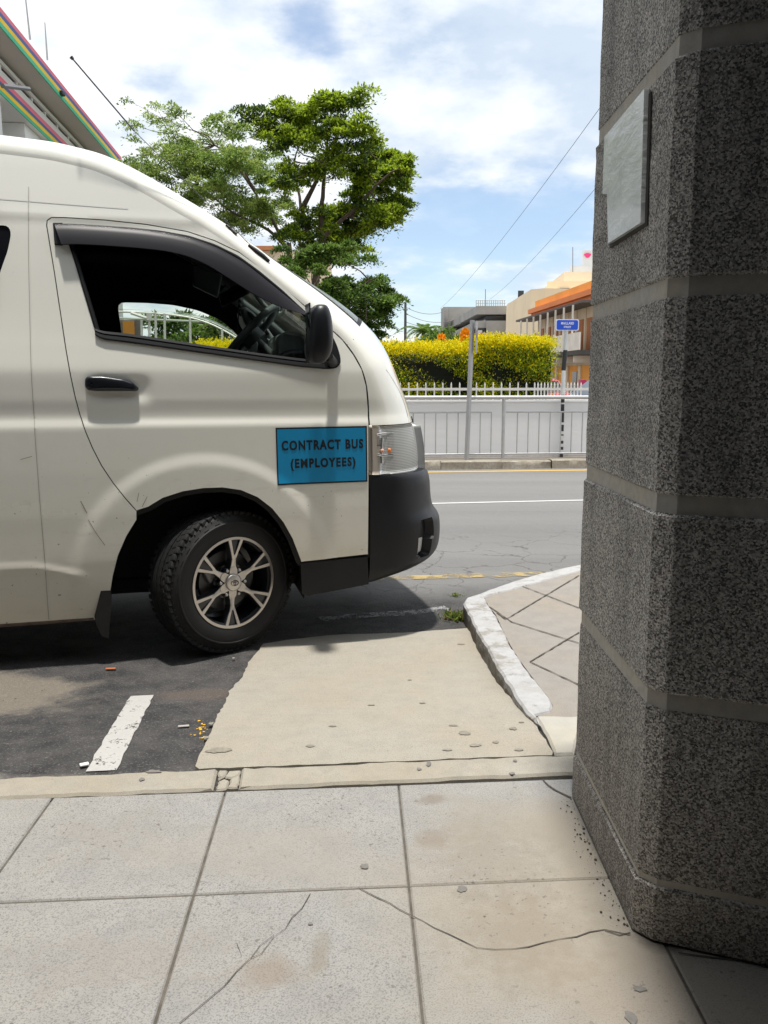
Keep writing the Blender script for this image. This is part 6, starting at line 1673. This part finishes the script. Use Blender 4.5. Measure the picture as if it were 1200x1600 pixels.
# small roofs behind the trees
hb_ = on_y(425, 600, 62); hs = empty('tiled_house', hb_, 0, 'pale house with an orange tiled roof glimpsed behind the tree trunks', 'house')
extr('wall', [q(380, 600, 62), q(520, 600, 62), q(520, 600, 72), q(380, 600, 72)], q(425, 392, 62).z, m_cr, hs)
extr('roof', [q(376, 600, 61.5), q(441, 600, 61.5), q(441, 600, 72), q(376, 600, 72)], q(425, 384, 61.5).z, plain('roof_tile', (.52, .20, .08), .8, .2, 2), hs, q(425, 391.9, 62).z)
fs = on_y(592, 600, 55); hs2 = empty('low_house', fs, 0, 'low grey roofed hut seen over the hedge beside the dark tree', 'house')
extr('wall', [q(572, 600, 55), q(588, 600, 55), q(588, 600, 60), q(572, 600, 60)], q(580, 530, 55).z, m_gc, hs2); extr('roof', [q(570, 600, 54.8), q(590, 600, 54.8), q(590, 600, 60), q(570, 600, 60)], q(580, 524, 55).z, m_gc2, hs2, q(580, 529.9, 55).z)
# utility pole and overhead wires
up = on_y(633, 600, 60); ut = empty('utility_pole', (up.x, 60, 0), 0, 'dark slender utility pole left of the grey concrete building', 'utility pole')
mb = MB(); mb.tube([(up.x, 60, 0), q(633.5, 472, 60)], [.13, .08], 8); mb.tube([q(630, 484, 60), q(637, 484, 60)], .05, 6); loc0(mb.build('pole', plain('pole_dark', (.08, .075, .07), .8), ut), ut)
m_wire = mat('wire', (.16, .16, .17), .6)
def wire(a, b, r_, sag, label):
    P = [a+(b-a)*(i/20)-Vector((0, 0, sag*4*(i/20)*(1-i/20))) for i in range(21)]; mb = MB(); mb.tube(P, r_, 5); tag(mb.build('overhead_wire', m_wire), label, 'wire', 'overhead wires')
wire(q(940, 165, 20), q(688, 482, 60), .007, .35, 'upper of the two long diagonal overhead wires')
wire(q(940, 283, 24), q(765, 468, 60), .007, .25, 'lower of the two long diagonal overhead wires')
for i, (y0, y1, lb) in enumerate(((480, 484, 'topmost wire strung from the utility pole'), (490, 499, 'middle wire strung from the utility pole'), (503, 505, 'lowest wire strung from the utility pole'))): wire(q(634, y0, 60), q(700+i*10, y1, 70), .018, .4, lb)
for (x, y0, Y, lb) in ((758.5, 452, 121, 'thin antenna mast on the concrete building roof'), (895, 386, 118, 'thin antenna mast beside the white tower')):
    mb = MB(); mb.tube([q(x, 480 if x < 800 else 430, Y), q(x, y0, Y)], .05, 5); tag(mb.build('antenna_mast', m_wire), lb, 'antenna')

# ---- striped modern building at the upper left
stp = [plain('stripe_red', (.88, .20, .27), .7, .1, 1), plain('stripe_blue', (.09, .14, .38), .7, .1, 1), plain('stripe_yellow', (.95, .62, .02), .7, .1, 1), plain('stripe_green', (.08, .55, .32), .7, .1, 1)]
m_sw = plain('building_white', (.82, .82, .81), .8, .08, .5); m_sof = plain('soffit_grey', (.58, .56, .53), .85, .12, .4); m_bl = plain('blind_grey', (.33, .34, .35), .6, .3, 3)
Ye = 31.0; pe = on_y(188, 236, Ye); dS = Vector((-.0955, 1, 0)).normalized(); sN = Vector((dS.y, -dS.x, 0))
sb_ = empty('striped_building', (pe.x-3, Ye-10, 0), 0, 'white modern building with red blue yellow green striped roof fascia at upper left', 'building')
def fp_(px, py, off_=0.0): return on_pl(px, py, pe-sN*off_, sN)
# fascia heights read at the left frame edge
zt = [fp_(0, y).z for y in (13, 21, 27, 35, 43)]
zend = fp_(188, 236).z
def long_box(name, mt, off0, off1, z0, z1, d0=-40, d1=0.0):
    P = lambda d, o_, z: pe+dS*d-sN*o_+Vector((0, 0, z-pe.z))
    v = [P(a, b, z) for z in (z0, z1) for a, b in ((d0, off0), (d1, off0), (d1, off1), (d0, off1))]
    return loc0(obj(name, v, [(0, 1, 2, 3), (7, 6, 5, 4), (0, 4, 5, 1), (1, 5, 6, 2), (2, 6, 7, 3), (3, 7, 4, 0)], mt, sb_), sb_)
print('stripe z', [round(z, 2) for z in zt], 'end', round(zend, 2))
zr0, zr1 = zt[4], zt[0]
hstr = (zr1-zr0)/4
for k in range(4): long_box('fascia_stripe', stp[k], -.03, .0, zr1-hstr*(k+1), zr1-hstr*k)
long_box('roof_slab', m_sof, .002, 14, zr0+.02, zr1-.01)
soff_in = on_z(0, 96, zr0)
off_b = (pe-soff_in).dot(sN)
off_b = .60
def bz(px, py): return on_pl(px, py, pe-sN*off_b, sN).z
zz_ = [bz(0, y) for y in (97, 103, 110, 123, 131, 137, 144, 150)]
long_box('balcony_rail', m_sw, off_b-.08, off_b, zz_[1], zz_[0], d1=-.3)
long_box('balcony_gap', m_bl, off_b+.1, off_b+.2, zz_[2]+.001, zz_[1]-.001, d1=-.3)
long_box('balcony_panel', m_sw, off_b-.04, off_b+.3, zz_[3], zz_[2], d1=-.3)
for k in range(4): long_box('band_stripe', stp[k], off_b-.07, off_b-.045, zz_[3+k+1], zz_[3+k]-.002, d1=-.3)
long_box('floor_slab', m_sw, off_b-.043, 14, zz_[7], zz_[3], d1=-.3)
long_box('back_wall', m_sw, off_b+.9, 13.5, zz_[3]+.01, zr0, d1=-1)
for k in range(36):
    d_ = -38+k*1.15; long_box('balcony_post', m_sw, off_b-.03, off_b+.05, zz_[2]+.002, zz_[1]-.002, d0=d_, d1=d_+.09)
# lower storey: white piers, with blinds between
zl = zz_[7]
long_box('lower_wall', m_bl, off_b+1.2, 13, 0, zl-.01, d1=3)
for k in range(12):
    d_ = -34+k*3.2; long_box('pier', m_sw, off_b+.1, off_b+1.25, 0, zl-.012, d0=d_, d1=d_+1.5)
    for j in range(5): long_box('mullion', m_sw, off_b+1.1, off_b+1.19, 1.5, zl-.012, d0=d_+1.6+j*.33, d1=d_+1.66+j*.33)
for (xa, ya, xb, yb_, lb) in ((47, 62, 38, -20, 'taller roof antenna above the striped building at the frame top'), (74, 94, 70, 35, 'shorter roof antenna above the striped building')):
    mb = MB(); a = fp_(xa, ya, 1.0); b = fp_(xb, yb_, 1.0); mb.tube([a, b], [.028, .014], 6); tag(mb.build('roof_antenna', plain('antenna_grey', (.40, .40, .41), .5)), lb, 'antenna')
mb = MB(); mb.tube([fp_(4, 134, off_b-1.4), fp_(45, 139, off_b-1.4)], .045, 6); loc0(mb.build('floodlight_arm', m_wire, sb_), sb_)
mb = MB(); mb.box(fp_(93, 146, .0)+Vector((.06, 0, 0)), (.12, .22, .10), bev=.02); loc0(mb.build('floodlight', m_blk, sb_), sb_)

# ---- canopy of white hoops and a low white wall, seen through the van window
m_hp = plain('hoop_white', (.68, .68, .64), .5, .05, 4)
cn = empty('garden_canopy', on_y(280, 600, 19).xy.to_3d(), 0, 'white tubular canopy with a translucent curved roof seen through the cab window', 'canopy')
Yc = 18.5
def cv_(pts, Y): return [on_y(x, y, Y) for x, y in pts]
arcp = resample([Vector(p) for p in cv_([(120, 488), (180, 487), (215, 488), (260, 491), (300, 496), (335, 508), (360, 522), (380, 534), (400, 550)], Yc)], .15, False, 3)
arc2 = [p+Vector((-.6, 3.2, .25)) for p in arcp]
for k, A in enumerate((arcp, arc2)): mb = MB(); mb.tube(A, .022, 6); loc0(mb.build('hoop', m_hp, cn, smooth=60), cn)
m_poly = bpy.data.materials.new('canopy_sheet'); m_poly.use_nodes = True; glassmat(m_poly, (.62, .70, .66), .5, .25)
n = len(arcp); loc0(obj('canopy_sheet', [p+Vector((0, 0, .06)) for p in arcp]+[p+Vector((0, 0, .06)) for p in arc2], [(i, i+1, n+i+1, n+i) for i in range(n-1)], m_poly, cn, smooth=True), cn)
for (x, yt) in ((221, 500), (233, 500), (243, 488), (257, 490), (297, 496), (347, 514), (150, 488), (120, 488)):
    a = on_y(x-2, 560, Yc); b = on_y(x, yt, Yc); a.z = 0; mb = MB(); mb.tube([a, b], .028, 8); loc0(mb.build('canopy_post', m_hp, cn, smooth=60), cn)
mb = MB(); a, b = cv_([(205, 489), (235, 499)], Yc); mb.tube([a, b], .04, 6); a, b = cv_([(180, 497), (330, 503)], Yc+3); mb.tube([a, b], .03, 6); mb.box(on_y(233, 495, Yc-.1), (.10, .05, .14)); loc0(mb.build('brace', m_hp, cn), cn)
ki_ = empty('kiosk', on_y(205, 600, 22).xy.to_3d(), 0, 'small kiosk with orange louvred panels behind the white canopy', 'kiosk')
extr('wall', [q(150, 600, 22), q(225, 600, 22), q(225, 600, 25), q(150, 600, 25)], q(200, 500, 22).z, m_gc2, ki_)
extr('louvred_panel', [q(196, 600, 21.9), q(214, 600, 21.9), q(214, 600, 21.97), q(196, 600, 21.97)], q(200, 502, 22).z, m_or, ki_, .5)
m_lw = plain('pale_wall', (.55, .54, .48), .8, .15, 1)
mb = MB(); a = q(100, 600, 20.5); b = q(300, 600, 20.5); mb.box(((a.x+b.x)/2, 20.5, .75), (b.x-a.x, .2, 2.0)); tag(mb.build('garden_wall', m_lw), 'pale garden wall behind the canopy posts seen through the cab window', 'wall')
tree('park_tree', 34, [(300, 600), (300, 520)], [[(300, 525), (270, 500)], [(300, 525), (340, 500)]],
     [(270, 505, 30, 14, 1), (300, 500, 34, 16, 1.1), (335, 505, 34, 14, 1.1), (370, 500, 34, 18, 1), (310, 530, 40, 16, 1.1), (260, 530, 30, 14, 1), (350, 535, 40, 16, 1.1), (400, 490, 34, 24, 1), (420, 520, 30, 20, 1), (380, 470, 30, 16, 1)], 'dark park tree behind the canopy, seen through the cab window', [m_t1, m_t4], (.15, .28), 80, 15, .15)

# ---- parked cars glimpsed past the fence
def car(name, cx, cy, rz, label, col_, parent=None):
    root = empty(name, (cx, cy, PZ-.13), rz, label, 'car', 'cars parked beyond the fence')
    side_ = [(-2.05, .35), (-2.1, .62), (-2.0, .86), (-1.35, .93), (-.75, 1.38), (-.1, 1.46), (.65, 1.40), (1.25, .95), (1.95, .82), (2.12, .6), (2.08, .33)]
    n = len(side_); mb = MB(); v = []
    for y_, k in ((-.84, 0), (.84, 1)):
        for x, z in side_: v.append((x, y_*(1 if z < .95 else .80), z))
    mb.add(v, [tuple(range(n)), tuple(range(n, 2*n))[::-1]]+[(i, n+i, n+(i+1) % n, (i+1) % n) for i in range(n)])
    b = mb.build('body', mat(name+'_paint', col_, .2, coat=.8), root); mo = b.modifiers.new('b', 'BEVEL'); mo.width = .06; mo.segments = 3; autosmooth(b, 30)
    mb = MB()
    gw = [(-1.22, .96), (-.70, 1.33), (-.1, 1.40), (.60, 1.34), (1.10, .97)]
    for s_ in (-1, 1): mb.add([(x, s_*(.845 if z < 1 else .69), z) for x, z in gw], [tuple(range(5)) if s_ < 0 else tuple(range(5))[::-1]])
    mb.add([(1.27, -.72, .965), (1.27, .72, .965), (.72, .6, 1.385), (.72, -.6, 1.385)], [(0, 1, 2, 3)]); mb.add([(-1.36, .72, .96), (-1.36, -.72, .96), (-.84, -.6, 1.35), (-.84, .6, 1.35)], [(0, 1, 2, 3)])
    mb.build('window', m_dglass, root)
    for x in (-1.3, 1.3):
        for s_ in (-1, 1):
            mb = MB(); mb.tube([(x, s_*.66, .33), (x, s_*.86, .33)], .33, 24); wo_ = mb.build('wheel', m_tyre, root, smooth=50)
            mb = MB(); mb.tube([(x, s_*.85, .33), (x, s_*.875, .33)], .20, 16); mb.build('rim', m_nut, wo_, smooth=50)
    return root
cp = q(925, 612, 22); car('parked_car', cp.x+1.1, 23, R(188), 'dark car whose windscreen shows past the stone pillar edge', (.30, .32, .34))
cp = q(862, 612, 34); car('parked_car', cp.x-.4, 35, R(95), 'small red car seen between the pickets beyond the hedge corner', (.45, .02, .03))
# awning and banner in front of the shops
aw = [q(842, 585, 40), q(853, 580, 40), q(858, 570, 40), q(861, 567, 40)]
mb = MB(); v = [p for p in aw]+[p+Vector((0, 1.2, .25)) for p in aw]; mb.add(v+[p-Vector((0, 0, .14)) for p in aw], [(0, 1, 5, 4), (1, 2, 6, 5), (2, 3, 7, 6), (8, 9, 1, 0), (9, 10, 2, 1), (10, 11, 3, 2)])
tag(mb.build('awning', mat('awning_red', (.62, .05, .07), .7)), 'small curved red awning at the right end of the tall hedge', 'awning')
bn_ = q(911, 600, 24); mb = MB(); c0_, c1_ = q(905, 593, 24), q(914, 612, 24); mb.box(((c0_.x+c1_.x)/2+.03, 24, (c0_.z+c1_.z)/2), (c1_.x-c0_.x, .04, c0_.z-c1_.z), bev=.005)
mb.tube([(c0_.x, 24, PZ-.1), (c0_.x, 24, c0_.z)], .015, 6); tag(mb.build('pavement_board', mat('board_pink', (.62, .05, .15), .6)), 'pink pavement board next to the stone pillar edge', 'sign')
